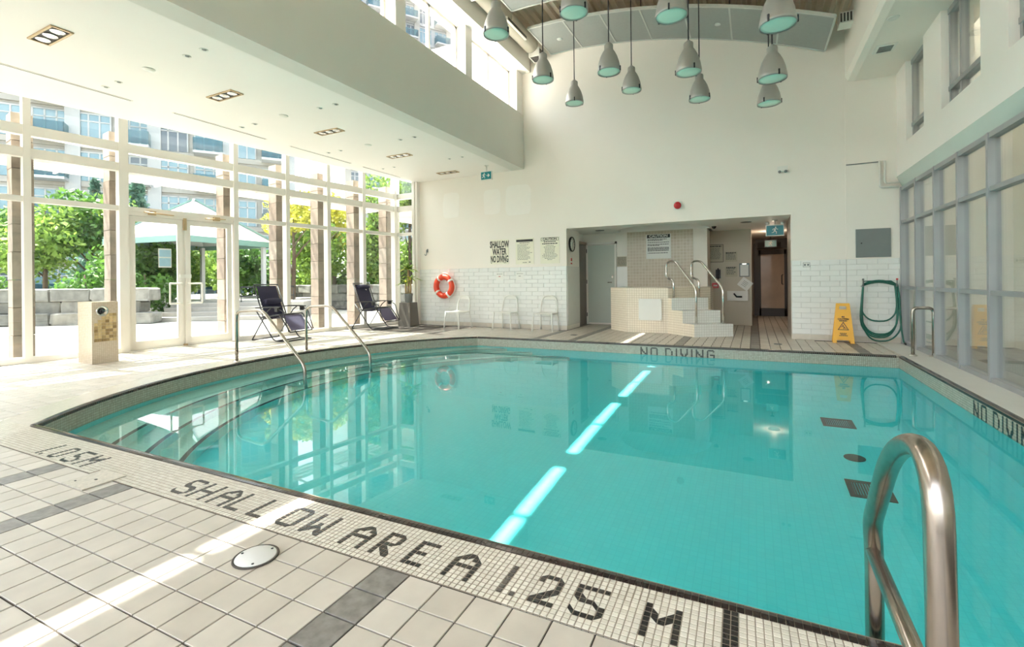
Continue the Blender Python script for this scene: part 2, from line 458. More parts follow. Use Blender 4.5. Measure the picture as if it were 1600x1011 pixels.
def text_mesh(body, size, mat_, name='lettering', parent=None, loc=(0, 0, 0), face='-Y', sx=1.0, depth=0.002, bold=0.0):
    cu = bpy.data.curves.new('txt', 'FONT')
    cu.body = body; cu.size = size; cu.align_x = 'CENTER'; cu.align_y = 'CENTER'
    cu.extrude = depth; cu.offset = bold; cu.resolution_u = 2
    t = bpy.data.objects.new('txt', cu); C.objects.link(t)
    dg = bpy.context.evaluated_depsgraph_get()
    me = bpy.data.meshes.new_from_object(t.evaluated_get(dg))
    bpy.data.objects.remove(t)
    rot = {'-Y': Matrix.Rotation(R(90), 4, 'X'), '-X': Matrix.Rotation(R(-90), 4, 'Z') @ Matrix.Rotation(R(90), 4, 'X'),
           '+X': Matrix.Rotation(R(90), 4, 'Z') @ Matrix.Rotation(R(90), 4, 'X')}[face]
    me.transform(rot @ Matrix.Scale(sx, 4, (1, 0, 0)))
    me.materials.clear(); me.materials.append(mat_)
    o = bpy.data.objects.new(name, me); C.objects.link(o)
    if parent: o.parent = parent
    o.location = loc
    return o
# ------------------------------------------------------------------ the room: floor and pool
PC = (-2.03, 5.06)                              # centre of the curved pool side
def front_y(x): return 1.86 + 0.024 * x
def far_y(x): return 8.42 + (x + 5.09) * 0.0374
X_R = 1.86
def arc_r(a): return 4.545 + (a - 132.3) / (225.7 - 132.3) * 0.106 + 0.04 * math.sin(math.pi * (a - 132.3) / 93.4)
def arc_pt(a, d=0.0):
    r = arc_r(a) + d
    return (PC[0] + r * math.cos(R(a)), PC[1] + r * math.sin(R(a)))
ARC = [132.3 + (225.7 - 132.3) * k / 72 for k in range(73)]
def pool_outline(n=72):
    pts = [(-5.28, front_y(-5.28)), (X_R, front_y(X_R)), (X_R, far_y(X_R)), (-5.09, 8.42)]
    pts += [arc_pt(a) for a in ARC[1:-1]]
    return pts
POOL = pool_outline()
def gx(y): return -9.68 + 0.13 * (y - 3.0)      # line of the glazed wall
G_ANG = -math.atan(0.13)
def gp(y, off=0.0):                             # point on the glazed wall, off metres into the room
    return (gx(y) + off * math.cos(G_ANG), y + off * math.sin(G_ANG))
def in_poly(x, y, P):
    c = False
    for i in range(len(P)):
        (x1, y1), (x2, y2) = P[i], P[i - 1]
        if (y1 > y) != (y2 > y) and x < (x2 - x1) * (y - y1) / (y2 - y1) + x1: c = not c
    return c

bm = bmesh.new()
outer = [(gx(-3.2) - 0.12, -3.2), (2.32, -3.2), (2.32, 17.2), (gx(17.2) - 0.12, 17.2)]
es = []
for loop in (outer, POOL):
    vs_ = [bm.verts.new((x, y, -0.006)) for x, y in loop]
    for i in range(len(vs_)): es.append(bm.edges.new((vs_[i], vs_[(i + 1) % len(vs_)])))
bmesh.ops.triangle_fill(bm, use_beauty=True, edges=es)
for f in bm.faces:
    if f.normal.z < 0: f.normal_flip()
me = bpy.data.meshes.new('floor'); bm.to_mesh(me); bm.free()
me.materials.append(M['grout'])
floor = bpy.data.objects.new('floor', me); C.objects.link(floor)
st(floor); floor['label'] = 'tiled pool deck with dark stripes and a mosaic border'

def tile_mesh(name, w_, d_, h, mt, bev=0.0015):
    mb = MB()
    x, y = w_ / 2, d_ / 2
    lo = [(-x, -y, -0.006), (x, -y, -0.006), (x, y, -0.006), (-x, y, -0.006)]
    hi = [(-x, -y, h - bev), (x, -y, h - bev), (x, y, h - bev), (-x, y, h - bev)]
    tp = [(-x + bev, -y + bev, h), (x - bev, -y + bev, h), (x - bev, y - bev, h), (-x + bev, y - bev, h)]
    mb.v = lo + hi + tp
    for k in range(4):
        j = (k + 1) % 4
        mb.face((k, j, 4 + j, 4 + k)); mb.face((4 + k, 4 + j, 8 + j, 8 + k))
    mb.face((8, 9, 10, 11))
    return mb.mesh(name, mt)

# ---- deck tiles of the near and the left deck, in the frame of the near pool edge
FA = math.atan(0.024)
def fr(u, v): return (u + 0.024 * v, front_y(u) - v)        # u along the near edge, v away from the pool
TP, TV = 0.1487, 0.147
cells = []
for i in range(-46, 30):
    uc = -3.154 + (i + 0.5) * TP
    for j in range(-52, 22):
        vc = 0.351 + (j + 0.5) * TV
        x, y = fr(uc, vc)
        if y > 8.5 or y < -2.6: continue
        if x < gx(y) + 0.08 or x > 2.24: continue
        if vc < 0.351:                              # left of the pool
            d = math.hypot(x - PC[0], y - PC[1])
            if x > -3.4 or d < 4.63 + 0.16: continue
        dark = (i in (-1, 12, -6, -21, 25)) and (vc > 0.3)
        cells.append((x, y, dark))
def seen(x, y):
    dx = x * math.cos(yaw) + y * math.sin(yaw); dy = -x * math.sin(yaw) + y * math.cos(yaw)
    if dy < 0.3: return 0
    u, v_ = dx / dy, 1.15 / dy
    return (1.0 / dy ** 3) if abs(u) < 1.12 and v_ < 0.80 else 0
cells.sort(key=lambda c: -seen(c[0], c[1]))
tm = tile_mesh('tile', TP - 0.006, TV - 0.0055, 0.0, M['deck_tile'])
td = tile_mesh('tile', TP - 0.006, TV - 0.0055, 0.0, M['deck_dark'])
far_t = MB()
def add_flat_tile(mb, x, y, w_, d_, rz, z=0.0, b=0.003):
    c, s = math.cos(rz), math.sin(rz)
    def q(a, e, zz): return (x + a * c - e * s, y + a * s + e * c, zz)
    hx, hy = w_ / 2, d_ / 2
    b0 = len(mb.v)
    mb.v += [q(-hx, -hy, z - 0.006), q(hx, -hy, z - 0.006), q(hx, hy, z - 0.006), q(-hx, hy, z - 0.006),
             q(-hx + b, -hy + b, z), q(hx - b, -hy + b, z), q(hx - b, hy - b, z), q(-hx + b, hy - b, z)]
    for k in range(4): mb.face((b0 + k, b0 + (k + 1) % 4, b0 + 4 + (k + 1) % 4, b0 + 4 + k))
    mb.face((b0 + 4, b0 + 5, b0 + 6, b0 + 7))
for k, (x, y, dark) in enumerate(cells):
    if k < 300:
        inst('tile', td if dark else tm, (x, y, 0), floor, FA)
    else:
        far_t.cur = 1 if dark else 0
        add_flat_tile(far_t, x, y, TP - 0.007, TV - 0.006, FA)
# ---- far deck, alcove and passage: long tiles laid away from the pool
FA2 = math.atan(0.0374)
dark_cols = [-3.83, -3.14, -1.16, 0.01, 1.5]
for i in range(-42, 24):
    xc = 0.01 + i * TP
    for j in range(0, 27):
        x = xc; y = far_y(xc) + 0.035 + (j + 0.5) * 0.298
        if x > 2.24 or y > 16.4: continue
        if x < gx(y) + 0.1: continue
        if y > 10.3 and not (-4.0 < x < 1.0): continue
        if x < -5.1 and math.hypot(x - PC[0], y - PC[1]) < 4.74: continue
        dark = any(abs(x - c) < TP / 2 for c in dark_cols)
        far_t.cur = 1 if dark else 0
        add_flat_tile(far_t, x, y, TP - 0.010, 0.291, FA2)
stuff(far_t.build('deck_tiles', [M['deck_tile'], M['deck_dark']], floor))

# ---- mosaic border of the near edge, tile by tile, with its letters
MP = 0.0247
GLYPH = {
 'S': ["2###1", "#...4", "#1...", "3###1", "...3#", "1...#", "3###4"],
 'H': ["#...#", "#...#", "#...#", "#####", "#...#", "#...#", "#...#"],
 'A': [".2#1.", "2#4#1", "#...#", "#####", "#...#", "#...#", "#...#"],
 'L': ["#....", "#....", "#....", "#....", "#....", "#....", "####."],
 'O': ["2###1", "#...#", "#...#", "#...#", "#...#", "#...#", "3###4"],
 '0': ["2##1.", "#..#.", "#..#.", "#..#.", "#..#.", "#..#.", "3##4."],
 'W': ["#...#", "#...#", "#...#", "#.#.#", "#2#1#", "##4##", "#4.3#"],
 'R': ["###1.", "#..#.", "#..#.", "###4.", "##1..", "#3#1.", "#.3#."],
 'E': ["####.", "#....", "#....", "###..", "#....", "#....", "####."],
 '1': ["#....", "#....", "#....", "#....", "#....", "#....", "#...."],
 '.': [".....", ".....", ".....", ".....", ".....", ".....", "#...."],
 '2': ["2##1.", "#..#.", "...#.", "..2#.", ".2#4.", "2#4..", "####."],
 '5': ["#####", "#....", "#1...", "3##1.", "...3#", "1...#", "3###4"],
 'M': ["#...#", "#1.2#", "##2##", "#3#4#", "#...#", "#...#", "#...#"],
 'N': ["#...#", "#1..#", "##..#", "#3#.#", "#.3##", "#..3#", "#...#"],
 'D': ["###1.", "#..3.", "#...#", "#...#", "#...#", "#..2.", "###4."],
 'I': ["#....", "#....", "#....", "#....", "#....", "#....", "#...."],
 'V': ["#...#", "#...#", "#...#", "#1.2#", "3#.#4", ".###.", ".3#4."],
 'G': ["2###1", "#...4", "#....", "#.###", "#...#", "#...#", "3###4"],
}
marks = {}
def put(ch, k0, j0):
    for r_, row in enumerate(GLYPH[ch]):
        for c_, q in enumerate(row):
            if q != '.': marks[(k0 + c_, j0 + r_)] = q
for ch, k in (('S', 0), ('H', 6), ('A', 13), ('L', 19), ('L', 26), ('O', 34), ('W', 41), ('A', 51), ('R', 58),
              ('E', 65), ('A', 73), ('1', 83), ('.', 85), ('2', 88), ('5', 94), ('M', 104)): put(ch, k, 3)
for ch, k in (('1', -61), ('.', -59), ('0', -55), ('5', -48), ('M', -41)): put(ch, k, 4)
for j in range(12):
    marks[(114, j)] = '#'; marks[(115, j)] = '#'
U0 = -2.923
mw = tile_mesh('mosaic_tile', MP * 0.87, MP * 0.87, 0.003, M['mosaic_white'], 0.0015)
mk = tile_mesh('mosaic_tile', MP * 0.87, MP * 0.87, 0.003, M['mosaic_black'], 0.0015)
bed = MB()
b = [fr(-5.62, -0.0) , fr(1.86, 0.0), fr(1.86, 0.352), fr(-5.62, 0.352)]
bed.poly([(*p, 0.0012) for p in (b[3], b[2], b[1], b[0])])
bed.build('mosaic_bed', M['mosaic_grout'], floor, fix=False)
mos = []
for k in range(-108, 194):
    for j in range(12):
        u = U0 + (k + 0.5) * MP; v_ = 0.052 + (j + 0.5) * MP
        x, y = fr(u, v_)
        if x > 1.85: continue
        if -3.62 < x < -3.35 and v_ > 0.29: continue        # the skimmer lid lies here
        mos.append((seen(x, y), x, y, marks.get((k, j))))
mos.sort(key=lambda t: -t[0])
rest = MB(); n_i = 0
for s_, x, y, q in mos:
    if q in (None, '#') and n_i < 300:
        inst('mosaic_tile', mk if q else mw, (x, y, 0), floor, FA); n_i += 1
    elif q in (None, '#'):
        rest.cur = 1 if q else 0
        add_flat_tile(rest, x, y, MP * 0.87, MP * 0.87, FA, 0.003, 0.0015)
    else:                                                    # a tile cut corner to corner, half of it black
        h = MP * 0.45
        P = {'1': ((-h, -h), (h, -h), (-h, h)), '2': ((-h, -h), (h, -h), (h, h)),
             '3': ((h, -h), (h, h), (-h, h)), '4': ((-h, -h), (h, h), (-h, h))}
        opp = {'1': '3', '2': '4', '3': '1', '4': '2'}
        for key, ci in ((q, 1), (opp[q], 0)):
            rest.cur = ci
            rest.prism([(x + a, y + e) for a, e in P[key]], 0.0, 0.003)
stuff(rest.build('mosaic_border', [M['mosaic_white'], M['mosaic_black']], floor))
# ---- mosaic along the curved side
ring = MB(); ring.smooth = False
L = 0.0
AX = [ARC[0] - 0.5] + ARC + [ARC[-1] + 2.0, ARC[-1] + 4.2]
for a0, a1 in zip(AX[:-1], AX[1:]):
    p0, p1, q1, q0 = arc_pt(a0, 0.03), arc_pt(a1, 0.03), arc_pt(a1, 0.37), arc_pt(a0, 0.37)
    dl = math.hypot(p1[0] - p0[0], p1[1] - p0[1])
    ring.poly([(*p0, 0.0022), (*q0, 0.0022), (*q1, 0.0022), (*p1, 0.0022)], [(L, 0), (L, 0.35), (L + dl, 0.35), (L + dl, 0)])
    L += dl
M['ring_mosaic'] = mat_mosaic('curved_mosaic', (0.66, 0.61, 0.53), (0.74, 0.69, 0.61), (0.50, 0.44, 0.37), 0.0247)
ring.build('mosaic_curve', M['ring_mosaic'], floor)

# ---- rounded black edge tiles all round the pool
edge_prof = [(0.051, 0.0), (0.051, 0.005), (0.030, 0.0068), (0.010, 0.0045), (-0.001, -0.004), (-0.001, -0.028), (0.006, -0.03)]
def edge_piece(mb, p, t, nrm, ln):
    """p: point on the edge, t: along, nrm: away from the water"""
    b0 = len(mb.v); n = len(edge_prof)
    for e in (-ln / 2, ln / 2):
        for o, z in edge_prof:
            mb.v.append((p[0] + t[0] * e + nrm[0] * o, p[1] + t[1] * e + nrm[1] * o, z))
    mb.smooth = False
    for k in range(n - 1): mb.face((b0 + k, b0 + k + 1, b0 + n + k + 1, b0 + n + k))
    mb.face([b0 + k for k in range(n)][::-1]); mb.face([b0 + n + k for k in range(n)])
ep = MB(); edge_piece(ep, (0, 0), (1, 0), (0, -1), MP * 0.9); ep_me = ep.mesh('edge_tile', M['trim_black'])
em = MB(); k = 0
u = 1.80
while u > -5.27:
    if k < 130: inst('edge_tile', ep_me, (u, front_y(u), 0), floor, FA)
    else: edge_piece(em, (u, front_y(u)), (math.cos(FA), math.sin(FA)), (math.sin(FA), -math.cos(FA)), MP * 0.9)
    u -= MP; k += 1
y = front_y(X_R) + 0.02
while y < far_y(X_R) - 0.02:
    edge_piece(em, (X_R, y), (0, 1), (1, 0), MP * 0.9); y += MP
x = -5.07
while x < X_R - 0.02:
    edge_piece(em, (x, far_y(x)), (math.cos(FA2), math.sin(FA2)), (-math.sin(FA2), math.cos(FA2)), MP * 0.9); x += MP
n_arc = int(4.6 * R(93.4) / MP)
for q in range(n_arc):
    a = 132.3 + 93.4 * (q + 0.5) / n_arc
    edge_piece(em, arc_pt(a), (-math.sin(R(a)), math.cos(R(a))), (math.cos(R(a)), math.sin(R(a))), MP * 0.9)
stuff(em.build('edge_tiles', M['trim_black'], floor))
gb = MB()
for i in range(len(POOL)):
    p, q = POOL[i], POOL[(i + 1) % len(POOL)]
    uvquad(gb, q, p, -0.03, 0.0)
gb.build('edge_bed', M['mosaic_grout'], floor, fix=False)
# ---- smooth pale ledge under the right-hand windows
lg = MB(); lg.bbox(X_R + 0.050, 2.34, 1.6, 10.32, -0.02, 0.006)
lg.build('stone_ledge', M['ledge'], floor)

# ------------------------------------------------------------------ pool
WL = -0.17
pool = st(empty('swimming_pool', (-2.0, 5.0, -1.25), label='turquoise indoor swimming pool with one curved side', kind='structure'))
def rel(mb, o):
    """world-coordinate mesh under an Empty that is not at the origin"""
    d = Vector(o.location); Rm = Matrix.Rotation(-o.rotation_euler.z, 3, 'Z')
    mb.v = [tuple(Rm @ (Vector(p) - d)) for p in mb.v]
    return mb
pw = MB(); pl = MB(); u = 0.0; u2 = 0.0
for i in range(len(POOL)):
    p, q = POOL[i], POOL[(i + 1) % len(POOL)]
    u = uvquad(pw, q, p, -0.225, -0.028, u)
    u2 = uvquad(pl, q, p, -1.25, -0.225, u2)
pl.poly([(x, y, -1.25) for x, y in POOL], [(x, y) for x, y in POOL])
o1 = rel(pw, pool).build('waterline_band', M['band'], pool, fix=False)
o2 = rel(pl, pool).build('basin', M['pool'], pool, fix=False)
recv = [o1, o2]
step_r = [(4.9, 4.14, -0.42), (4.30, 3.87, -0.68), (4.0, 3.60, -0.94)]
for ro, ri, z in step_r:
    mb = MB(); nb = MB()
    A = [100 + 155 * k / 60 for k in range(61)]
    for a0, a1 in zip(A[:-1], A[1:]):
        P = lambda r_, a: (PC[0] + r_ * math.cos(R(a)), PC[1] + r_ * math.sin(R(a)))
        c = [P(ri, a0), P(ri, a1), P(ro, a1), P(ro, a0)]
        mb.poly([(*p, z) for p in c], c)
        u_ = ri * R(a0)
        uvquad(mb, c[1], c[0], -1.25, z)
        d = [P(ri + 0.003, a0), P(ri + 0.003, a1), P(ri + 0.05, a1), P(ri + 0.05, a0)]
        nb.poly([(*p, z + 0.004) for p in d])
    s_ = rel(mb, pool).build('pool_step', M['pool_step'], pool); recv.append(s_)
    n_ = rel(nb, pool).build('nosing', M['step_trim'], s_); recv.append(n_)
def wall_letters(word, name, place, pitch):
    mb = MB(); k = 0
    for ch in word:
        if ch == ' ': k += 3; continue
        g = GLYPH[ch]; wd = max(len(r_.rstrip('.')) for r_ in g)
        for r_, row in enumerate(g):
            for c_, q in enumerate(row):
                if q == '.': continue
                h = 0.46
                P = {'#': ((-h, -h), (h, -h), (h, h), (-h, h)), '1': ((-h, -h), (h, -h), (-h, h)), '2': ((-h, -h), (h, -h), (h, h)),
                     '3': ((h, -h), (h, h), (-h, h)), '4': ((-h, -h), (h, h), (-h, h))}[q]
                mb.prism([((k + c_ + a) * pitch, (-r_ + e) * MP) for a, e in P], 0.0, 0.0015, place)
        k += wd + 2
    return rel(mb, pool).build(name, M['mosaic_black'], pool)
wall_letters('NO DIVING', 'lettering', lambda a, z, d: (-1.79 + a, far_y(-1.79 + a) - 0.001 - d, -0.055 + z), MP)
wall_letters('NO DIVING', 'lettering', lambda a, z, d: (X_R - 0.001 - d, 6.04 - a, -0.045 + z), MP)
# drains on the bottom
def grate(x, y, wd, ln, rz):
    t = empty('pool_drain', (x, y, -1.25), rz, parent=None)
    f = MB(); h = 0.012
    for sx in (-1, 1): f.box((sx * (wd / 2 - 0.02), 0, h / 2), (0.04, ln, h))
    for sy in (-1, 1): f.box((0, sy * (ln / 2 - 0.02), h / 2), (wd, 0.04, h))
    f.build('frame', M['vent_dark'], t)
    g = MB(); n = 12
    for k in range(n): g.box((-wd / 2 + 0.05 + (wd - 0.1) * k / (n - 1), 0, 0.006), (0.012, ln - 0.08, 0.008))
    g.build('bars', M['vent_dark'], t)
    return t
tag(grate(0.81, 6.31, 0.30, 0.30, 0), 'square black bar grate on the pool bottom, the farther of two', 'pool drain')
tag(grate(0.81, 4.68, 0.30, 0.30, 0), 'square black bar grate on the pool bottom, nearer the big grab rail', 'pool drain')
t = empty('pool_drain', (0.81, 5.32, -1.25), label='small round dark drain cover between the two pool grates', cat='pool drain')
MB().lathe([(0.085, 0.0), (0.085, 0.012), (0.07, 0.018), (0.0, 0.018)], n=20).build('cover', M['vent_dark'], t)
wb = MB()
big = [(x - PC[0], y - PC[1]) for x, y in POOL]
cx, cy = -2.0, 5.0
Pw = []
for x, y in POOL:
    dx, dy = x - cx, y - cy; l_ = math.hypot(dx, dy); Pw.append((x + dx / l_ * 0.05, y + dy / l_ * 0.05))
wl_ = [(x - cx, y - cy) for x, y in Pw]
wb.smooth = True
wb.poly([(x, y, 0.0) for x, y in wl_])                  # its own vertices, so its normals stay upright
wb.smooth = False
for i in range(len(wl_)):
    a, b = wl_[i], wl_[(i + 1) % len(wl_)]
    wb.poly([(*a, -1.14), (*b, -1.14), (*b, 0), (*a, 0)])
wb.poly([(x, y, -1.14) for x, y in wl_][::-1])
water = wb.build('pool_water', M['water'], loc=(cx, cy, WL), fix=False)
st(water); water['label'] = 'calm clear turquoise pool water mirroring the windows'
try:
    water.cycles.is_caustics_caster = True
    for o in recv: o.cycles.is_caustics_receiver = True
except Exception as e:
    print('caustics flags', e)

# ------------------------------------------------------------------ walls
WY = 10.35
AL0, AL1, ALZ = -3.83, 0.63, 2.335
def wall(name, boxes, mt, label=None):
    mb = MB()
    for b in boxes: mb.bbox(*b)
    o = st(mb.build(name, mt))
    if label: o['label'] = label
    return o
w_back = wall('wall_back', [(-8.12, AL0, WY, WY + 0.2, -0.02, 7.3), (AL0, AL1, WY, WY + 0.2, ALZ, 7.3),
                            (AL1, 2.75, WY, WY + 0.2, -0.02, 7.3), (-6.05, AL0, WY - 0.02, WY, -0.02, 2.31),
                            (1.48, 2.4, WY - 0.015, WY, -0.02, 4.64)], M['paint'], 'tall cream back wall over white tiling')
tg = MB()
for x0, x1, yy in ((-8.12, -6.05, WY), (-6.05, AL0, WY - 0.02), (AL1, 1.48, WY), (1.48, 2.37, WY - 0.015)):
    tg.bbox(x0, x1, yy - 0.006, yy + 0.01, 0.10, 1.47)
tg.build('tile_bed', M['wall_grout'], w_back)
TW, TH = 0.30, 0.0975
def wtile(w_):
    mb = MB(); x, z, b = w_ / 2 - 0.0015, TH / 2 - 0.0015, 0.003
    mb.v = [(-x, 0, -z), (x, 0, -z), (x, 0, z), (-x, 0, z), (-x + b, -0.010, -z + b), (x - b, -0.010, -z + b), (x - b, -0.010, z - b), (-x + b, -0.010, z - b)]
    for k in range(4): mb.face((k, (k + 1) % 4, 4 + (k + 1) % 4, 4 + k))
    mb.face((4, 5, 6, 7)); return mb
wt_me = {}
extra = MB(); n_w = 0
zones = [(AL1, 1.48, WY), (1.48, 2.37, WY - 0.015), (-6.05, AL0, WY - 0.02), (-8.12, -6.05, WY)]
for x0, x1, yy in zones:
    for r_ in range(14):
        x = x0 - (TW / 2 if r_ % 2 else 0)
        while x < x1 - 0.01:
            a, b = max(x, x0), min(x + TW, x1); x += TW
            if b - a < 0.03: continue
            key = round(b - a, 3); c = ((a + b) / 2, yy - 0.005, 0.105 + (r_ + 0.5) * TH)
            if n_w < 300:
                if key not in wt_me: wt_me[key] = wtile(key).mesh('wall_tile', M['wall_tile'])
                inst('wall_tile', wt_me[key], c, w_back); n_w += 1
            else:
                q = wtile(key); b0 = len(extra.v)
                extra.v += [(p[0] + c[0], p[1] + c[1], p[2] + c[2]) for p in q.v]
                for f in q.f: extra.face([b0 + k for k in f])
stuff(extra.build('wall_tiles', M['wall_tile'], w_back))
bt = tile_mesh('base_tile', 0.28, 0.095, 0.0, M['base_tile'])
bb = MB()
for x0, x1, yy in zones:
    n = max(1, round((x1 - x0) / 0.3)); d = (x1 - x0) / n
    for k in range(n):
        bb.box((x0 + (k + 0.5) * d, yy - 0.006, 0.051), (d - 0.004, 0.014, 0.096))
bs = st(bb.build('baseboard_back', M['base_tile']))
for x0, x1, z0, z1 in ((-7.25, -6.75, 2.80, 3.45), (-6.02, -5.55, 2.80, 3.42), (-5.40, -4.72, 2.74, 3.46)):  # bright reflections on the back wall, painted in as lighter patches
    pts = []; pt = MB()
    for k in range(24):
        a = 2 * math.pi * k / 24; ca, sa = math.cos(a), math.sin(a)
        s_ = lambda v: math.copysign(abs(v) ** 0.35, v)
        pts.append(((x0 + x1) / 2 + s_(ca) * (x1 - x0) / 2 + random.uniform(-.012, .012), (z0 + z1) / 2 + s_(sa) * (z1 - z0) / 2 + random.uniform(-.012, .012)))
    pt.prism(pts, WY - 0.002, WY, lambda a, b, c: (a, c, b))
    pt.build('reflection_patch', M['patch'], w_back)['label'] = 'lighter patch painted in for reflected light'

wall('wall_left', [(-8.12, -8.02, WY - 0.12, WY, 0, 3.86), (-8.75, -8.0, WY - 0.02, WY + 0.2, 4.9, 5.0)], M['paint_white'], 'narrow white wall return beside the corner glazing')
wall('wall_front', [(-10.6, 2.6, -3.3, -3.15, -0.02, 0.35), (-10.6, -9.9, -3.3, -3.15, 0.35, 7.3), (2.2, 2.6, -3.3, -3.15, 0.35, 7.3),
                    (-9.9, -4.7, -3.3, -3.15, 3.75, 7.3), (-4.7, 2.2, -3.3, -3.15, 5.0, 7.3)], M['paint'], 'cream wall with wide glazing added for fill light at the near end of the pool hall')
win_fill = st(empty('fill_window_5', (-4, -3.22, 0.35), label='unseen white framed glazing added behind the viewer for fill light', kind='structure'))  # glazing added out of view to light the far wall
for x0, x1, zt in [(-9.9 + 1.3 * k, -9.9 + 1.3 * (k + 1), 3.75) for k in range(4)] + [(-4.7 + 1.38 * k, -4.7 + 1.38 * (k + 1), 5.0) for k in range(5)]:
    mb = MB(); mb.bbox(x0 + 4 - 0.03, x0 + 4 + 0.03, -0.05, 0.05, 0, zt - 0.35); mb.bbox(x0 + 4, x1 + 4, -0.04, 0.04, 2.1, 2.18); mb.build('mullion', M['white_metal'], win_fill)  # mullions and bars of the added fill glazing
    mb = MB(); mb.bbox(x0 + 4, x1 + 4, -0.006, 0.006, 0, zt - 0.35); mb.build('pane', M['glass'], win_fill)
# low ceiling over the left aisle, with the deep white soffit
lc = MB()
lc.prism([(gx(-3.2) + 0.5, -3.2), (-4.93, -3.2), (-4.93, WY + 0.05), (-8.02, WY + 0.05), (gx(WY) + 0.5, WY + 0.05)], 3.82, 3.96)
ceil_l = st(lc.build('ceiling_left', M['paint_white'])); ceil_l['label'] = 'low flat white ceiling over the window aisle'
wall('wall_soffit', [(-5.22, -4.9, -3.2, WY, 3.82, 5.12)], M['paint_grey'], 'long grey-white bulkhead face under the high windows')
rl = MB(); rl.prism([(gx(-3.3) - 0.2, -3.3), (-5.0, -3.3), (-5.0, 10.6), (gx(10.6) - 0.2, 10.6)], 4.95, 5.10)
st(rl.build('roof_low', M['paint_white']))
# high curved roof
def roof_z(x): return 6.4 - 0.1322 * (x + 4.15) - 0.04147 * (x + 4.15) * (x + 0.745)
rd = MB(); prof = []
x = -5.25; k = 0
while x < 2.0:
    for dx, dz in ((0, 0), (0.06, 0), (0.085, 0.06), (0.145, 0.06)):
        prof.append((x + dx, roof_z(x + dx) + 0.52 + dz))
    x += 0.17
for (xa, za), (xb, zb) in zip(prof[:-1], prof[1:]):
    rd.poly([(xa, -3.2, za), (xb, -3.2, zb), (xb, WY + 0.1, zb), (xa, WY + 0.1, za)])
    rd.poly([(xa, -3.2, za + 0.12), (xa, WY + 0.1, za + 0.12), (xb, WY + 0.1, zb + 0.12), (xb, -3.2, zb + 0.12)])
ceil_h = st(rd.build('ceiling_high', M['deck_metal'], fix=False)); ceil_h['label'] = 'curved beige corrugated metal roof deck over the pool'
# eave over the high windows
wall('roof_eave', [(-5.335, -4.70, -3.2, WY, 6.10, 6.9)], M['paint_white'])
# right-hand bulkhead
rb = MB()
sec = [(1.49, 4.74), (1.53, 4.66), (1.62, 4.63), (2.7, 4.63), (2.7, 4.75), (1.66, 4.75), (1.62, 7.2), (1.49, 7.2)]
rb.prism(sec, -3.2, WY, lambda a, b, c: (a, c, b))
o = st(rb.build('ceiling_right', M['paint'])); o['label'] = 'dropped cream bulkhead above the right-hand windows'

# ------------------------------------------------------------------ window 1: the glazed wall on the left, and its double door
win1 = st(empty('window_1', (gx(3), 3, 0), label='floor-to-ceiling white framed glazing along the left side', kind='structure'))
MULL = [-3.1, -2.05, -1.0, 0.0, 1.02, 2.04, 3.07, 4.22, 6.02, 7.10, 8.11, 9.12, 10.16]
TR = [(0.0, 0.085), (2.40, 2.48), (3.06, 3.20), (3.39, 3.54)]
def gbox(mb, y0, y1, z0, z1, off, dep):
    p = gp((y0 + y1) / 2, off); q = Vector(win1.location)
    mb.box((p[0] - q.x, p[1] - q.y, (z0 + z1) / 2), (dep, (y1 - y0) / math.cos(G_ANG), z1 - z0), rz=G_ANG)
    return mb
for y in MULL:
    wd = 0.13 if y in (4.22,) else 0.085
    gbox(MB(), y - wd / 2, y + wd / 2, 0, 4.96, 0.0, 0.16).build('mullion', M['white_metal'], win1)
for a, b in zip(MULL[:-1], MULL[1:]):
    door = (a == 4.22)
    for z0, z1 in TR:
        if door and z0 == 0.0: continue
        gbox(MB(), a + 0.04, b - 0.04, z0, z1, 0.0, 0.12 if z0 else 0.15).build('transom', M['white_metal'], win1)
    zs = [(0.085, 2.40), (2.48, 3.06), (3.20, 3.39), (3.54, 4.95)]
    for z0, z1 in zs:
        if door and z0 < 0.1: continue
        gbox(MB(), a + 0.03, b - 0.03, z0 - 0.01, z1 + 0.01, -0.01, 0.012).build('pane', M['glass_left'], win1)
# the short return at the corner
for x0, x1, nm in ((-8.74, -8.69, 'mullion'), (-8.17, -8.09, 'mullion')):
    q = Vector(win1.location); mb = MB(); mb.bbox(x0 - q.x, x1 - q.x, 10.20 - q.y, 10.32 - q.y, 0, 4.96); mb.build(nm, M['white_metal'], win1)
for z0, z1 in TR:
    mb = MB(); mb.bbox(-8.70 - q.x, -8.12 - q.x, 10.21 - q.y, 10.30 - q.y, z0, z1); mb.build('transom', M['white_metal'], win1)
for z0, z1 in ((0.07, 2.41), (2.47, 3.07), (3.19, 3.40), (3.53, 4.95)):
    mb = MB(); mb.bbox(-8.70 - q.x, -8.12 - q.x, 10.25 - q.y, 10.262 - q.y, z0, z1); mb.build('pane', M['glass_left'], win1)
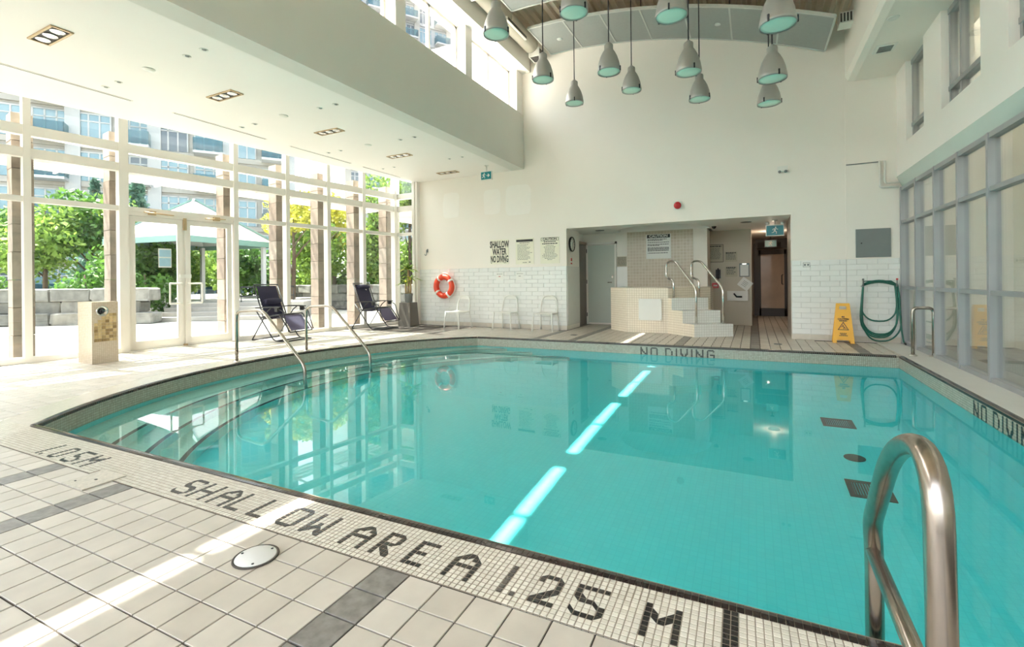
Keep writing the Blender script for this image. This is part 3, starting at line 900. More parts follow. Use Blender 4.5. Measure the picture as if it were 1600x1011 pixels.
# door leaves
d1 = st(empty('door_1', (gx(5.1), 5.1, 0), label='white framed glass double door with square pull handles', kind='structure'))
def dbox(mb, y0, y1, z0, z1, off, dep):
    p = gp((y0 + y1) / 2, off); q = Vector(d1.location)
    mb.box((p[0] - q.x, p[1] - q.y, (z0 + z1) / 2), (dep, (y1 - y0) / math.cos(G_ANG), z1 - z0), rz=G_ANG); return mb
for k, (y0, y1) in enumerate(((4.30, 5.10), (5.14, 5.95))):
    lf = MB()
    dbox(lf, y0, y0 + 0.085, 0.02, 2.33, 0.0, 0.05); dbox(lf, y1 - 0.085, y1, 0.02, 2.33, 0.0, 0.05)
    dbox(lf, y0 + 0.08, y1 - 0.08, 0.02, 0.17, 0.0, 0.05); dbox(lf, y0 + 0.08, y1 - 0.08, 2.24, 2.33, 0.0, 0.05)
    leaf = lf.build('door_leaf', M['white_metal'], d1)
    dbox(MB(), y0 + 0.075, y1 - 0.075, 0.16, 2.25, 0.0, 0.012).build('pane', M['glass_left'], leaf)
    yh = y1 - 0.04 if k == 0 else y0 + 0.04
    yo = yh - 0.20 if k == 0 else yh + 0.20
    q = Vector(d1.location)
    H = lambda y, z, off: (gp(y, off)[0] - q.x, gp(y, off)[1] - q.y, z)
    MB().tube([H(yh, 0.80, 0.02), H(yh, 0.80, 0.09), H(yo, 0.80, 0.10), H(yo, 0.82, 0.11), H(yo, 1.14, 0.11), H(yo, 1.16, 0.10), H(yh, 1.16, 0.09), H(yh, 1.16, 0.02)], 0.016, 8).build('pull_handle', M['white_gloss'], leaf)
    cl = MB(); dbox(cl, (y0 + 0.25 if k == 0 else y1 - 0.36), (y0 + 0.36 if k == 0 else y1 - 0.25), 2.36, 2.43, 0.10, 0.05)
    p, r_ = ((y0 + 0.18, y0 + 0.62) if k == 0 else (y1 - 0.15, y1 - 0.52))
    cl.tube([H(p, 2.40, 0.12), H(r_, 2.38, 0.14)], 0.012, 6)
    cl.build('door_closer', M['brass'], leaf)
fr_ = MB(); dbox(fr_, 4.28, 5.97, 2.335, 2.40, 0.0, 0.10); dbox(fr_, 5.095, 5.145, 0.02, 2.34, -0.01, 0.03)
fr_.build('door_frame', M['white_metal'], d1)
mb = MB(); dbox(mb, 5.10, 5.15, 2.14, 2.36, 0.05, 0.04); dbox(mb, 5.09, 5.15, 0.0, 0.05, 0.05, 0.04); mb.build('astragal_bolt', M['brass'], d1)
mb = MB(); dbox(mb, 5.04, 5.22, 1.26, 1.33, 0.04, 0.05); mb.build('lock_box', M['white_gloss'], d1)
th = MB(); dbox(th, 4.25, 5.98, -0.004, 0.018, 0.02, 0.2); th.build('threshold', M['white_metal'], d1)

# ------------------------------------------------------------------ window 2: high windows above the bulkhead
win2 = st(empty('window_2', (-4.97, 5, 5.12), label='row of high windows above the grey-white bulkhead', kind='structure'))
def w2box(mb, x0, x1, y0, y1, z0, z1):
    return mb.bbox(x0 + 4.97, x1 + 4.97, y0 - 5, y1 - 5, z0 - 5.12, z1 - 5.12)
piers = [(10.04, 10.35), (7.82, 8.06), (5.80, 6.04), (3.78, 4.02), (1.76, 2.0), (-0.26, -0.02), (-3.2, -2.04)]
for a, b in piers: w2box(MB(), -5.20, -4.92, a, b, 5.12, 6.12).build('pier', M['paint_white'], win2)
for (y1, _), (_, y0) in zip(piers[:-1], piers[1:]):
    ym = (y0 + y1) / 2
    f = MB()
    for a, b in ((y0, y0 + 0.05), (ym - 0.025, ym + 0.025), (y1 - 0.05, y1)): w2box(f, -5.18, -5.12, a, b, 5.12, 6.11)
    w2box(f, -5.18, -5.12, y0, y1, 5.12, 5.15); w2box(f, -5.18, -5.12, y0, y1, 6.05, 6.11)
    f.build('window_frame', M['white_metal'], win2)
    for a, b in ((y0 + 0.04, ym - 0.02), (ym + 0.02, y1 - 0.04)):
        w2box(MB(), -5.155, -5.145, a, b, 5.14, 6.06).build('pane', M['glass'], win2)

# ------------------------------------------------------------------ right side: window 3 below, window 4 above
XR = 2.27
win3 = st(empty('window_3', (XR, 5, 0), label='grey framed window wall along the right side of the pool', kind='structure'))
def w3box(mb, x0, x1, y0, y1, z0, z1): return mb.bbox(x0 - XR, x1 - XR, y0 - 5, y1 - 5, z0, z1)
M3 = [10.28, 9.46, 8.60, 7.74, 6.88, 6.02, 5.16, 4.30, 3.44, 2.58, 1.72, 0.86, 0.0, -0.86, -1.72, -2.58, -3.2]
M3Z = [(0.0, 0.06), (0.94, 0.99), (2.05, 2.10), (2.62, 2.68)]
for y in M3: w3box(MB(), XR - 0.03, XR + 0.075, y - 0.026, y + 0.026, 0, 2.68).build('mullion', M['grey_frame'], win3)
for a, b in zip(M3[1:], M3[:-1]):
    for z0, z1 in M3Z: w3box(MB(), XR - 0.02, XR + 0.07, a + 0.026, b - 0.03, z0, z1).build('transom', M['grey_frame'], win3)
    for z0, z1 in ((0.06, 0.94), (0.99, 2.05), (2.10, 2.62)):
        w3box(MB(), XR + 0.03, XR + 0.042, a + 0.02, b - 0.02, z0 - 0.01, z1 + 0.01).build('pane', M['glass_right'], win3)
# glossy sloping head lining, then the white wall with openings
hl = MB(); hl.prism([(2.29, 2.66), (2.20, 2.86), (2.24, 2.87), (2.33, 2.67)], -3.2, 10.30, lambda a, b, c: (a, c, b))
M['gloss_green'] = mat('glossy_pale_green_lining', (0.52, 0.60, 0.55), 0.06, var=0.05, scale=2, spec=0.8)
st(hl.build('trim_1', M['gloss_green']))
wins4 = [(8.88, 9.78), (6.94, 8.15), (4.9, 6.30), (2.9, 4.3), (0.9, 2.3), (-1.1, 0.3)]
bx = [(2.22, 2.42, -3.2, WY, 2.86, 3.34)]
prev = WY
for y0, y1 in wins4: bx.append((2.22, 2.55, y1, prev, 3.34, 4.64)); prev = y0
bx.append((2.22, 2.55, -3.2, prev, 3.34, 4.64))
w_right = wall('wall_right', bx, M['paint_white'], 'white upper wall with piers between the right-hand high windows')
wall('roof_right', [(2.4, 2.75, -3.2, WY, 4.64, 7.3)], M['paint_white'])
win4 = st(empty('window_4', (2.45, 5, 3.34), label='grey framed high windows between white piers on the right', kind='structure'))
for y0, y1 in wins4:
    f = MB(); ym = y0 + (y1 - y0) * 0.68
    def b4(mb, x0, x1, a, b, z0, z1): return mb.bbox(x0 - 2.45, x1 - 2.45, a - 5, b - 5, z0 - 3.34, z1 - 3.34)
    for a, b in ((y0, y0 + 0.06), (y1 - 0.06, y1)) + (((ym - 0.03, ym + 0.03),) if y1 - y0 > 1.0 else ()): b4(f, 2.30, 2.38, a, b, 3.34, 4.63)
    for z0, z1 in ((3.34, 3.38), (3.56, 3.62), (4.56, 4.63)): b4(f, 2.29, 2.39, y0, y1, z0, z1)
    f.build('window_frame', M['grey_frame'], win4)
    b4(MB(), 2.335, 2.345, y0 + 0.02, y1 - 0.02, 3.36, 4.6).build('pane', M['glass_right'], win4)
# the concrete wall of the light well beyond
o = wall('wall_outside', [(3.75, 3.95, -3.5, 13.0, -0.3, 6.2), (2.76, 3.95, 10.55, 10.7, -0.3, 6.2), (2.62, 3.95, -3.7, -3.5, -0.3, 6.2)], M['outer_wall'], 'plain beige concrete wall close behind the right-hand windows')
wall('ground_right', [(2.4, 3.75, -3.5, 13, -0.3, -0.02)], M['paving'])

wall('roof_alcove', [(-9.5, 2.75, 10.5, 17.2, 2.95, 3.1), (-4.6, -4.5, 10.5, 17.2, 0, 3.0), (1.2, 1.3, 10.5, 17.2, 0, 3.0), (-4.6, 1.3, 17.0, 17.2, 0, 3.0)], M['paint_white'])
# ------------------------------------------------------------------ alcove behind the back wall
wall('ceiling_alcove', [(-4.2, 1.2, WY + 0.2, 10.62, ALZ, 2.5), (-4.2, -3.0, 10.62, 12.2, ALZ, 2.5), (-0.9, 1.2, 10.62, 16.6, ALZ, 2.5),
                        (-3.0, -0.9, 12.02, 12.2, ALZ, 2.9), (-3.0, -0.9, 10.62, 12.2, 2.78, 2.9),
                        (-3.02, -2.98, 10.6, 12.2, 2.4, 2.9), (-0.92, -0.88, 10.6, 12.2, 2.4, 2.9), (-3.0, -0.9, 10.58, 10.62, 2.5, 2.9)], M['paint_white'], 'white alcove ceiling with a raised recess over the hot tub')
hc = MB()
pts = []
for k in range(17):
    a = math.pi * k / 16
    pts.append((-1.95 - 1.05 * math.cos(a), 11.95 - 1.25 * math.sin(a)))
outl = pts + [(-0.9, 12.0), (-0.9, 10.6), (-3.0, 10.6), (-3.0, 12.0)]
for (xa, ya), (xb, yb) in zip(pts[:-1], pts[1:]):
    hc.poly([(xa, ya, 2.335), (xb, yb, 2.335), (xb, yb, 2.78), (xa, ya, 2.78)])
    xo = lambda x_: max(-3.0, min(-0.9, x_))
    hc.poly([(xa, ya, 2.336), (xb, yb, 2.336), (xb, 10.6, 2.336), (xa, 10.6, 2.336)])
st(hc.build('ceiling_recess', M['paint_white']))
wall('wall_alcove_left', [(-4.1, AL0, WY + 0.2, 11.22, 0, ALZ), (-4.2, -4.0, 11.2, 12.25, 0, 2.5)], M['paint_white'], 'white side wall of the alcove beside the brown door')
wall('wall_alcove_back', [(-4.1, -0.97, 12.05, 12.2, 0, 2.8), (-1.1, -0.97, 12.1, 13.0, 0, ALZ)], M['paint'], 'back wall of the hot tub alcove')
tm_ = MB(); uvbox(tm_, -2.84, -1.28, 12.035, 12.06, 0.0, 2.36)
st(tm_.build('trim_2', M['tan_mosaic']))['label'] = 'tan mosaic panel behind the hot tub'
wall('wall_notices', [(-1.0, -0.05, 12.9, 13.05, 0, ALZ), (-0.17, -0.05, 13.0, 16.5, 0, ALZ)], M['notice_wall'], 'warm grey wall carrying notices left of the passage')
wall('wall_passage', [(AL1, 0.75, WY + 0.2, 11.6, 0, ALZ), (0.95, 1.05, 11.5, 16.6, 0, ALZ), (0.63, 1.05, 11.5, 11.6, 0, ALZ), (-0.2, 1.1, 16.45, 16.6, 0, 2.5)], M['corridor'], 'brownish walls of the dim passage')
tb = MB(); tb.bbox(AL0 - 0.001, AL0 + 0.012, WY + 0.0, 11.2, 0.1, 1.47); tb.bbox(-3.12, -2.84, 12.03, 12.05, 0.1, 1.47)
st(tb.build('trim_3', M['wall_tile']))
# doors at the alcove's left
d2 = st(empty('door_2', (-3.96, 11.65, 0), label='brown door standing at the alcove side, edge on', kind='structure'))
mb = MB(); mb.box((0.03, 0.0, 1.02), (0.05, 0.74, 2.04)); mb.build('door_leaf', M['door_brown'], d2)
mb = MB(); mb.box((0.02, -0.40, 1.04), (0.10, 0.06, 2.08)); mb.box((0.02, 0.39, 1.04), (0.10, 0.06, 2.08)); mb.box((0.02, 0, 2.09), (0.10, 0.84, 0.06)); mb.build('door_frame', M['corridor'], d2)
for z in (0.25, 1.1, 1.9): MB().tube([(0.07, 0.35, z - 0.05), (0.07, 0.35, z + 0.05)], 0.014, 8).build('hinge', M['dark_metal'], d2)
d3 = st(empty('door_3', (-3.51, 12.03, 0), label='pale green flush door beside the tan mosaic', kind='structure'))
mb = MB(); mb.box((0, 0, 1.04), (0.70, 0.04, 2.0)); mb.build('door_leaf', M['door_green'], d3)
mb = MB(); mb.box((-0.375, 0, 1.06), (0.05, 0.08, 2.12)); mb.box((0.375, 0, 1.06), (0.05, 0.08, 2.12)); mb.box((0, 0, 2.09), (0.8, 0.08, 0.06)); mb.build('door_frame', M['white_metal'], d3)
mb = MB(); mb.lathe([(0.025, -0.05), (0.025, -0.02)], (0.29, -0.03, 1.08), 12, 'Y'); mb.tube([(0.29, -0.07, 1.08), (0.18, -0.07, 1.08)], 0.010, 8); mb.box((0.29, -0.03, 1.22), (0.03, 0.02, 0.05)); mb.build('lever_handle', M['steel'], d3)
# glass door at the end of the passage
d4 = st(empty('door_4', (0.50, 16.36, 0), label='bronze framed glass door at the end of the passage', kind='structure'))
mb = MB(); mb.box((-0.36, 0, 1.0), (0.10, 0.05, 2.0)); mb.box((0.36, 0, 1.0), (0.10, 0.05, 2.0)); mb.box((0, 0, 0.12), (0.72, 0.05, 0.24)); mb.box((0, 0, 1.93), (0.72, 0.05, 0.14)); mb.build('door_leaf', M['door_dark'], d4)
mb = MB(); mb.box((0, 0.0, 1.05), (0.62, 0.012, 1.64)); mb.build('pane', mat('warm_glass', (0.62, 0.47, 0.36), 0.06, var=0.3, scale=2.5), d4)
mb = MB(); mb.tube([(0.27, -0.03, 0.95), (0.24, -0.09, 0.98), (0.24, -0.09, 1.22), (0.27, -0.03, 1.25)], 0.013, 8); mb.build('pull_handle', M['dark_metal'], d4)
mb = MB(); mb.box((0, 0.02, 2.2), (0.9, 0.06, 0.30)); mb.box((-0.45, 0.02, 1.1), (0.08, 0.08, 2.2)); mb.box((0.43, 0.02, 1.1), (0.05, 0.08, 2.2)); mb.build('door_frame', M['door_dark'], d4)
# ------------------------------------------------------------------ outdoors
g = MB(); g.poly([(-140, -70, -0.025), (gx(-70) - 0.10, -70, -0.025), (gx(-3.2) - 0.10, -3.2, -0.025), (gx(60) - 0.1, 60, -0.025), (gx(60) - .1, 120, -0.025), (-140, 120, -0.025)])
gr = st(g.build('ground', M['paving'], fix=False)); gr['label'] = 'pale sunlit plaza paving outside the glazing'
# sunshade slats fixed outside the glazing
t = empty('sunshade', (gx(3) - 0.6, 3, 3.14), label='white horizontal sunshade slats fixed outside along the glazed wall', cat='sunshade')
for off in (-0.13, -0.60, -0.80, -1.00, -1.20):
    a, b = gp(-3.1, off), gp(10.2, off)
    mb = MB(); mb.beam((*a, 3.14), (*b, 3.14), 0.11, 0.03); rel(mb, t).build('slat', M['louver'], t)
for off in (-0.13, -0.31):
    a, b = gp(-3.1, off), gp(10.2, off)
    mb = MB(); mb.beam((*a, 4.45), (*b, 4.45), 0.085, 0.03); rel(mb, t).build('slat', M['louver'], t)
for y in [(p_ + q_) / 2 for p_, q_ in zip(MULL[:-1], MULL[1:])]:
    a, b = gp(y, -0.08), gp(y, -0.40)
    mb = MB(); mb.beam((*a, 4.42), (*b, 4.42), 0.03, 0.03); rel(mb, t).build('bracket', M['louver'], t)
    a, b = gp(y, -0.08), gp(y, -1.28)
    mb = MB(); mb.beam((*a, 3.11), (*b, 3.11), 0.03, 0.04); rel(mb, t).build('bracket', M['louver'], t)
# stone-clad columns just outside each mullion
order = ['far left', 'left of the tiled post', 'left of the double door', 'right of the double door', 'behind the nearer recliner', 'second beyond the double door', 'behind the farther recliner', 'closest to the corner']
blk = MB(); blk.box((0, 0, 0.21), (0.30, 0.24, 0.412)); blk_me = blk.mesh('stone_block', M['column_stone'])
lbl = {2.04: 'outside at the edge of the view', 3.07: 'outside, left of the tiled post', 4.22: 'outside, between tiled post and double door', 6.02: 'outside, at the right edge of the double door',
       7.10: 'outside, behind the nearer lounge chair', 8.11: 'outside, between the two lounge chairs', 9.12: 'outside, behind the farther lounge chair', 10.16: 'outside, at the room corner by the plant'}
for y in (2.04, 3.07, 4.22, 6.02, 7.10, 8.11, 9.12, 10.16):
    p = gp(y, -0.34)
    t = empty('stone_column', (p[0], p[1], -0.02), G_ANG, 'brown-grey stone column standing just ' + lbl[y], 'column', 'stone columns outside the glazing')
    for k in range(9): inst('stone_block', blk_me, (random.uniform(-.004, .004), random.uniform(-.004, .004), k * 0.42), t)
# retaining walls of split stone
def rough_block(L_, D_, H_):
    bm = bmesh.new(); bmesh.ops.create_cube(bm, size=1.0)
    bmesh.ops.scale(bm, vec=(L_, D_, H_), verts=bm.verts)
    bmesh.ops.bevel(bm, geom=bm.edges[:], offset=min(L_, D_, H_) * 0.16, segments=2, affect='EDGES', profile=0.6)
    for v in bm.verts: v.co += Vector((random.uniform(-1, 1), random.uniform(-1, 1), random.uniform(-1, 1))) * 0.018
    me = bpy.data.meshes.new('stone'); bm.to_mesh(me); bm.free(); me.materials.append(M['stone'])
    return me
st_me = [rough_block(0.92, 0.6, 0.37), rough_block(1.05, 0.6, 0.36), rough_block(0.80, 0.6, 0.37)]
def stone_wall(a, b, label, rows=((0.0, 0.34, 0.22), (0.33, 0.36, 0.0), (0.68, 0.38, 0.04))):
    a = Vector(a); b = Vector(b); d = (b - a); L_ = d.length; d.normalize(); rz = math.atan2(d.y, d.x)
    t = empty('stone_wall', (*a, -0.02), rz, label, 'stone wall')
    for r_, (z, h, fwd) in enumerate(rows):
        x = 0.25 * (r_ % 2)
        while x < L_:
            k = random.randrange(3); l_ = (0.92, 1.05, 0.80)[k]
            o = inst('stone', st_me[k], (x + l_ / 2, 0.3 - fwd, z + h / 2), t, random.uniform(-.03, .03)); o.scale = (0.99, 1, h / 0.37)
            x += l_ + 0.01
    return t
stone_wall((-22.2, 3.6), (-16.9, 7.45), 'low wall of rounded grey stone blocks seen left of the double door')
stone_wall((-20.0, 15.5), (-11.6, 14.9), 'stone block wall seen behind the two lounge chairs')
# steps and terrace
t = empty('plaza_steps', (-15.7, 8.8, -0.02), R(36), 'broad concrete steps seen through the double door', 'steps')
for k in range(4):
    mb = MB(); mb.box((0.9, 0.38 * k + 1.2 , 0.065 + 0.13 * k), (4.2, 2.4 , 0.13)); mb.build('step', M['paving'], t)
wall('terrace', [(-32, -17.5, 10.2, 30, -0.02, 0.48)], M['paving'])
# metal railing on the terrace edge
t = empty('metal_railing', (-15.9, 10.5, 0.0), R(78), 'dark metal railing seen left of the nearer lounge chair', 'railing')
mb = MB(); mb.beam((0, 0, 1.02), (1.9, 0, 1.02), 0.06, 0.05); mb.build('top_rail', M['dark_metal'], t)
mb = MB(); mb.beam((0, 0, 0.70), (1.9, 0, 0.70), 0.04, 0.04); mb.build('lower_rail', M['dark_metal'], t)
for k in range(6): MB().tube([(0.02 + 0.37 * k, 0, -0.02 if k % 5 == 0 else 0.70), (0.02 + 0.37 * k, 0, 1.02)], 0.016, 6).build('post', M['dark_metal'], t)
# garden pavilion
A, B = Vector((-16.13, 8.75)), Vector((-16.68, 12.39))
dAB = (B - A); nrm = Vector((-dAB.y, dAB.x)).normalized() * dAB.length
Cc, Dd = B + nrm, A + nrm
ctr = (A + B + Cc + Dd) / 4
t = empty('garden_pavilion', (ctr.x, ctr.y, 0), label='garden pavilion with a white hipped metal roof and green fascia', cat='pavilion')
cor = [A - ctr, B - ctr, Cc - ctr, Dd - ctr]
mb = MB()
for i in range(4):
    a, b = cor[i], cor[(i + 1) % 4]
    mb.poly([(*a, 2.72), (*b, 2.72), (0, 0, 4.22)]); mb.poly([(0, 0, 4.16), (*b, 2.66), (*a, 2.66)])
mb.build('roof', M['gaz_roof'], t, fix=False)
for i in range(4):
    a, b = cor[i], cor[(i + 1) % 4]
    mb = MB(); mb.beam((a.x, a.y, 2.62), (b.x, b.y, 2.62), 0.06, 0.20); mb.build('fascia', M['gaz_green'], t)
    mb = MB(); mb.beam((a.x, a.y, 2.75), (0, 0, 4.25), 0.07, 0.05); mb.build('hip_ridge', M['gaz_green'], t)
    mb = MB(); mb.box((a.x * 0.86, a.y * 0.86, 1.3), (0.13, 0.13, 2.62)); mb.build('post', M['gaz_roof'], t)

# ---- trees
def leaf_cloud(mb, c, rx, rz_, n, size):
    for _ in range(n):
        while True:
            p = Vector((random.uniform(-1, 1), random.uniform(-1, 1), random.uniform(-1, 1)))
            if 0.35 < p.length < 1: break
        q = Vector((c[0] + p.x * rx, c[1] + p.y * rx, c[2] + p.z * rz_))
        n_ = Vector((random.gauss(0, 1), random.gauss(0, 1), random.gauss(0.5, 1))).normalized()
        a = n_.orthogonal().normalized(); a = Matrix.Rotation(random.uniform(0, 6.28), 3, n_) @ a; b = n_.cross(a)
        s_ = size * random.uniform(0.6, 1.25)
        mb.poly([q - a * s_, q - b * s_ * 0.55, q + a * s_, q + b * s_ * 0.55])
def tree(x, y, h, r_, mt, label, name='garden_tree', low=0.35, n=2600, size=0.13, cone=False, cat='tree', group='garden trees beyond the plaza'):
    t = empty(name, (x, y, 0), label=label, cat=cat, group=group)
    tk = MB()
    tk.tube([(0, 0, -0.05), (random.uniform(-.06, .06), random.uniform(-.06, .06), h * 0.45), (0.05, 0, h * 0.85)], [0.10, 0.07, 0.02], 8)
    tk.build('trunk', M['bark'], t)
    if not cone and h > 3:
        for k in range(4):
            a = random.uniform(0, 6.28); br = MB()
            br.tube([(0, 0, h * (0.30 + 0.1 * k)), (math.cos(a) * r_ * .3, math.sin(a) * r_ * .3, h * (0.42 + 0.1 * k)), (math.cos(a) * r_ * .65, math.sin(a) * r_ * .65, h * (0.52 + 0.1 * k))], [0.04, 0.03, 0.012], 6)
            br.build('branch', M['bark'], t)
    fo = MB()
    if cone:
        for k in range(9):
            f = k / 8; leaf_cloud(fo, (0, 0, h * (0.18 + 0.8 * f)), r_ * (1 - 0.88 * f), h * 0.08, int(n / 9), size)
    else:
        z0, z1 = h * low, h
        for k in range(9):
            a = random.uniform(0, 6.28); e = random.uniform(0.15, 0.62) * r_; zz = random.uniform(z0 + (z1 - z0) * .15, z1 - (z1 - z0) * .2)
            leaf_cloud(fo, (math.cos(a) * e, math.sin(a) * e, zz), r_ * random.uniform(.42, .62), (z1 - z0) * random.uniform(.16, .27), n // 9, size)
    o = fo.build('foliage', mt, t, fix=False); stuff(o)
    return t
tree(-27.7, 8.3, 5.0, 2.0, M['leaf_dark'], 'dark green bushy tree outside at the far edge of the glazing')
tree(-25.1, 8.5, 4.9, 1.9, M['leaf_mid'], 'bright green tree seen left of the tiled post', low=0.28)
tree(-25.2, 10.0, 5.2, 1.7, M['leaf_dark'], 'dark-trunked green tree seen above the tiled post', low=0.45)
tree(-24.6, 11.0, 5.2, 1.6, M['leaf_mid'], 'light green tree seen just left of the double door', low=0.3)
tree(-20.4, 9.7, 3.9, 1.7, M['leaf_dark'], 'dense deep green tree filling the left door leaf', low=0.12, n=3600)
tree(-21.8, 11.7, 3.7, 1.8, M['leaf_mid'], 'leafy green tree seen between the two door leaves', low=0.12, n=3200)
tree(-34.6, 16.1, 8.0, 1.7, M['leaf_blue'], 'blue-green spruce against the apartment block above the double door', 'spruce_tree', n=2200, size=0.2, cone=True)
tree(-36.9, 14.9, 7.4, 1.6, M['leaf_blue'], 'blue-green spruce against the apartment block left of the double door', 'spruce_tree', n=2000, size=0.2, cone=True)
tree(-23.9, 15.2, 3.4, 2.0, M['leaf_mid'], 'green tree seen beneath the pavilion roof', low=0.1)
tree(-20.5, 14.6, 3.5, 2.0, M['leaf_dark'], 'dark green tree seen between double door and nearer lounge chair', low=0.08, n=3200)
tree(-16.3, 12.9, 4.9, 1.45, M['leaf_yellow'], 'yellow-leaved tree beside the pavilion roof', low=0.62, n=2200, size=0.10)
tree(-16.9, 14.9, 4.2, 1.45, M['leaf_mid'], 'green tree below yellow branches, right of the pavilion', low=0.15, n=3000)
tree(-17.6, 16.2, 5.5, 1.4, M['leaf_yellow'], 'tall yellow-green tree right of the pavilion', low=0.5, n=2400, size=0.11)
tree(-14.8, 16.3, 6.6, 1.5, M['leaf_mid'], 'tall slender light green tree seen left of the farther lounge chair', low=0.18, n=3600, size=0.11)
tree(-14.2, 17.6, 7.4, 1.6, M['leaf_mid'], 'tall green tree seen above the farther lounge chair', low=0.12, n=3800, size=0.12)
tree(-15.0, 21.0, 7.0, 2.0, M['leaf_yellow'], 'yellow-green tree glimpsed at the far room corner', low=0.15, n=3000)
tree(-12.3, 17.4, 6.4, 1.4, M['leaf_dark'], 'dark green tree glimpsed through the corner glazing', low=0.12, n=3000)
for x, y, h, r_, k, lb in ((-20.6, 17.0, 3.4, 1.7, 'leaf_mid', 'right of the pavilion roof'), (-18.7, 17.2, 3.4, 1.5, 'leaf_mid', 'between pavilion and nearer lounge chair'), (-17.0, 18.6, 3.6, 1.6, 'leaf_dark', 'behind the nearer lounge chair'), (-15.6, 18.9, 3.3, 1.5, 'leaf_mid', 'left of the farther lounge chair'), (-13.4, 19.4, 3.8, 1.6, 'leaf_mid', 'behind the farther lounge chair')):
    tree(x, y, h, r_, M[k], 'big leafy green bush behind the stone wall, seen ' + lb, 'garden_bush', low=0.03, n=3000, size=0.12, cat='bush', group='bushes behind the stone wall')
for x, y, lb in ((-19.6, 7.6, 'left of the double door'), (-18.3, 8.7, 'through the left door leaf'), (-23.2, 6.0, 'above the tiled post')):
    tree(x, y, 1.75, 1.0, M['leaf_dark'], 'low dark shrub behind the stone wall, seen ' + lb, 'garden_shrub', low=0.15, n=1200, size=0.09, cat='shrub', group='shrubs behind the stone wall')

# ---- apartment buildings
def building(p0, p1, h, floors, bays, label, wall_mat, win_mat, depth=12, balcony_every=2, name='apartment_building', skip=0):
    p0 = Vector(p0); p1 = Vector(p1); d = p1 - p0; L_ = d.length; d.normalize(); rz = math.atan2(d.y, d.x)
    t = empty(name, (p0.x, p0.y, 0), rz, label, 'building')
    fh = h / floors; bw = L_ / bays
    mb = MB(); mb.bbox(0, L_, 0.15, depth, 0, h); mb.build('core', wall_mat, t)
    mb = MB()
    for f in range(floors + 1): mb.bbox(-0.1, L_ + 0.1, 0.0, 0.3, f * fh - 0.25, f * fh + 0.18)
    mb.build('floor_band', wall_mat, t)
    for b in range(bays + 1):
        if b % balcony_every == 0:
            mb = MB(); mb.bbox(b * bw - 0.45, b * bw + 0.45, -0.12, 0.3, 0, h + 0.5); mb.build('pier', M['bld_cream'] if wall_mat is M['bld_white'] else M['bld_white'], t)
    wm = MB(); w_, z_ = bw * 0.80, fh * 0.74
    wm.bbox(-w_ / 2, w_ / 2, 0.05, 0.20, 0, z_)
    w_me = wm.mesh('window', win_mat)
    wd = MB(); wd.bbox(-w_ / 2, w_ / 2, 0.05, 0.20, 0, z_); wd_me = wd.mesh('window', M['bld_dark'])
    fm = MB()
    for q in (-w_ / 2, -w_ / 6, w_ / 6, w_ / 2): fm.bbox(q - 0.05, q + 0.05, 0.0, 0.06, 0, z_)
    fm.bbox(-w_ / 2, w_ / 2, 0.0, 0.06, z_ * 0.72, z_ * 0.72 + 0.09); fm.bbox(-w_ / 2, w_ / 2, 0.0, 0.06, z_ - 0.05, z_ + 0.05)
    f_me = fm.mesh('window_frame', M['bld_white'])
    bm_ = MB(); bm_.bbox(-bw * 0.42, bw * 0.42, -1.3, 0.1, -0.2, 0.0); s_me = bm_.mesh('balcony', M['bld_white'])
    rm = MB(); rm.bbox(-bw * 0.42, bw * 0.42, -1.3, -1.26, 0.08, 1.05); rm.bbox(-bw * 0.42, -bw * 0.42 + 0.04, -1.3, 0.0, 0.08, 1.05); rm.bbox(bw * 0.42 - 0.04, bw * 0.42, -1.3, 0.0, 0.08, 1.05)
    r_me = rm.mesh('balcony_glass', M['glass_blue'])
    for f in range(skip, floors):
        for b in range(bays):
            x = (b + 0.5) * bw; z = f * fh + 0.22
            o = inst('window', wd_me if (b * 7 + f * 3) % 5 == 0 else w_me, (x, 0, z), t); inst('window_frame', f_me, (0, 0, 0), o)
            if b % balcony_every == 1:
                s_ = inst('balcony', s_me, (x, 0, z), t); inst('balcony_glass', r_me, (0, 0, 0), s_)
    mb = MB(); mb.bbox(-0.3, L_ + 0.3, -0.3, depth, h, h + 0.35); mb.build('roof', M['bld_white'], t)
    return t
building((-49.2, 13.2), (-38.1, 30.0), 21, 7, 8, 'pale apartment block with blue glass balconies behind the garden', M['bld_cream'], M['bld_glass'], depth=14)
building((-60, -12), (-52.0, 10.0), 24, 8, 8, 'white apartment block with glass balconies at the far left behind the garden', M['bld_white'], M['bld_glass'], depth=14)
building((-53.0, 51.6), (-44.2, 65.1), 66, 22, 6, 'tall pale residential tower seen through the high windows', M['bld_white'], M['bld_glass'], depth=16, name='residential_tower', skip=1)
# ------------------------------------------------------------------ pendant lamps
def make_pendant(z_top):
    t = empty('pendant_lamp')
    t['category'] = 'lamp'; t['group'] = 'bell pendant lamps over the pool'
    prof = [(0.168, 0.012), (0.178, 0.0), (0.180, 0.03), (0.176, 0.06), (0.160, 0.15), (0.132, 0.24), (0.098, 0.31), (0.075, 0.345), (0.068, 0.36), (0.068, 0.425), (0.060, 0.44), (0.0, 0.445)]
    MB().lathe(prof, n=28).build('shade', M['lamp_grey'], t)
    MB().lathe([(0.0, -0.004), (0.12, 0.0), (0.168, 0.012), (0.168, 0.02), (0.0, 0.02)], n=28).build('lens', M['lamp_glass'], t)
    for a in (0.4, 2.5, 4.6):
        mb = MB(); mb.box((0.182 * math.cos(a), 0.182 * math.sin(a), 0.035), (0.014, 0.018, 0.07), rz=a); mb.build('clip', M['dark_metal'], t)
    MB().tube([(0, 0, 0.44), (0, 0, 0.47)], 0.028, 10).build('cap', M['lamp_grey'], t)
    MB().tube([(0, 0, 0.46), (0, 0, z_top)], 0.010, 6).build('stem', M['dark_metal'], t)
    return t
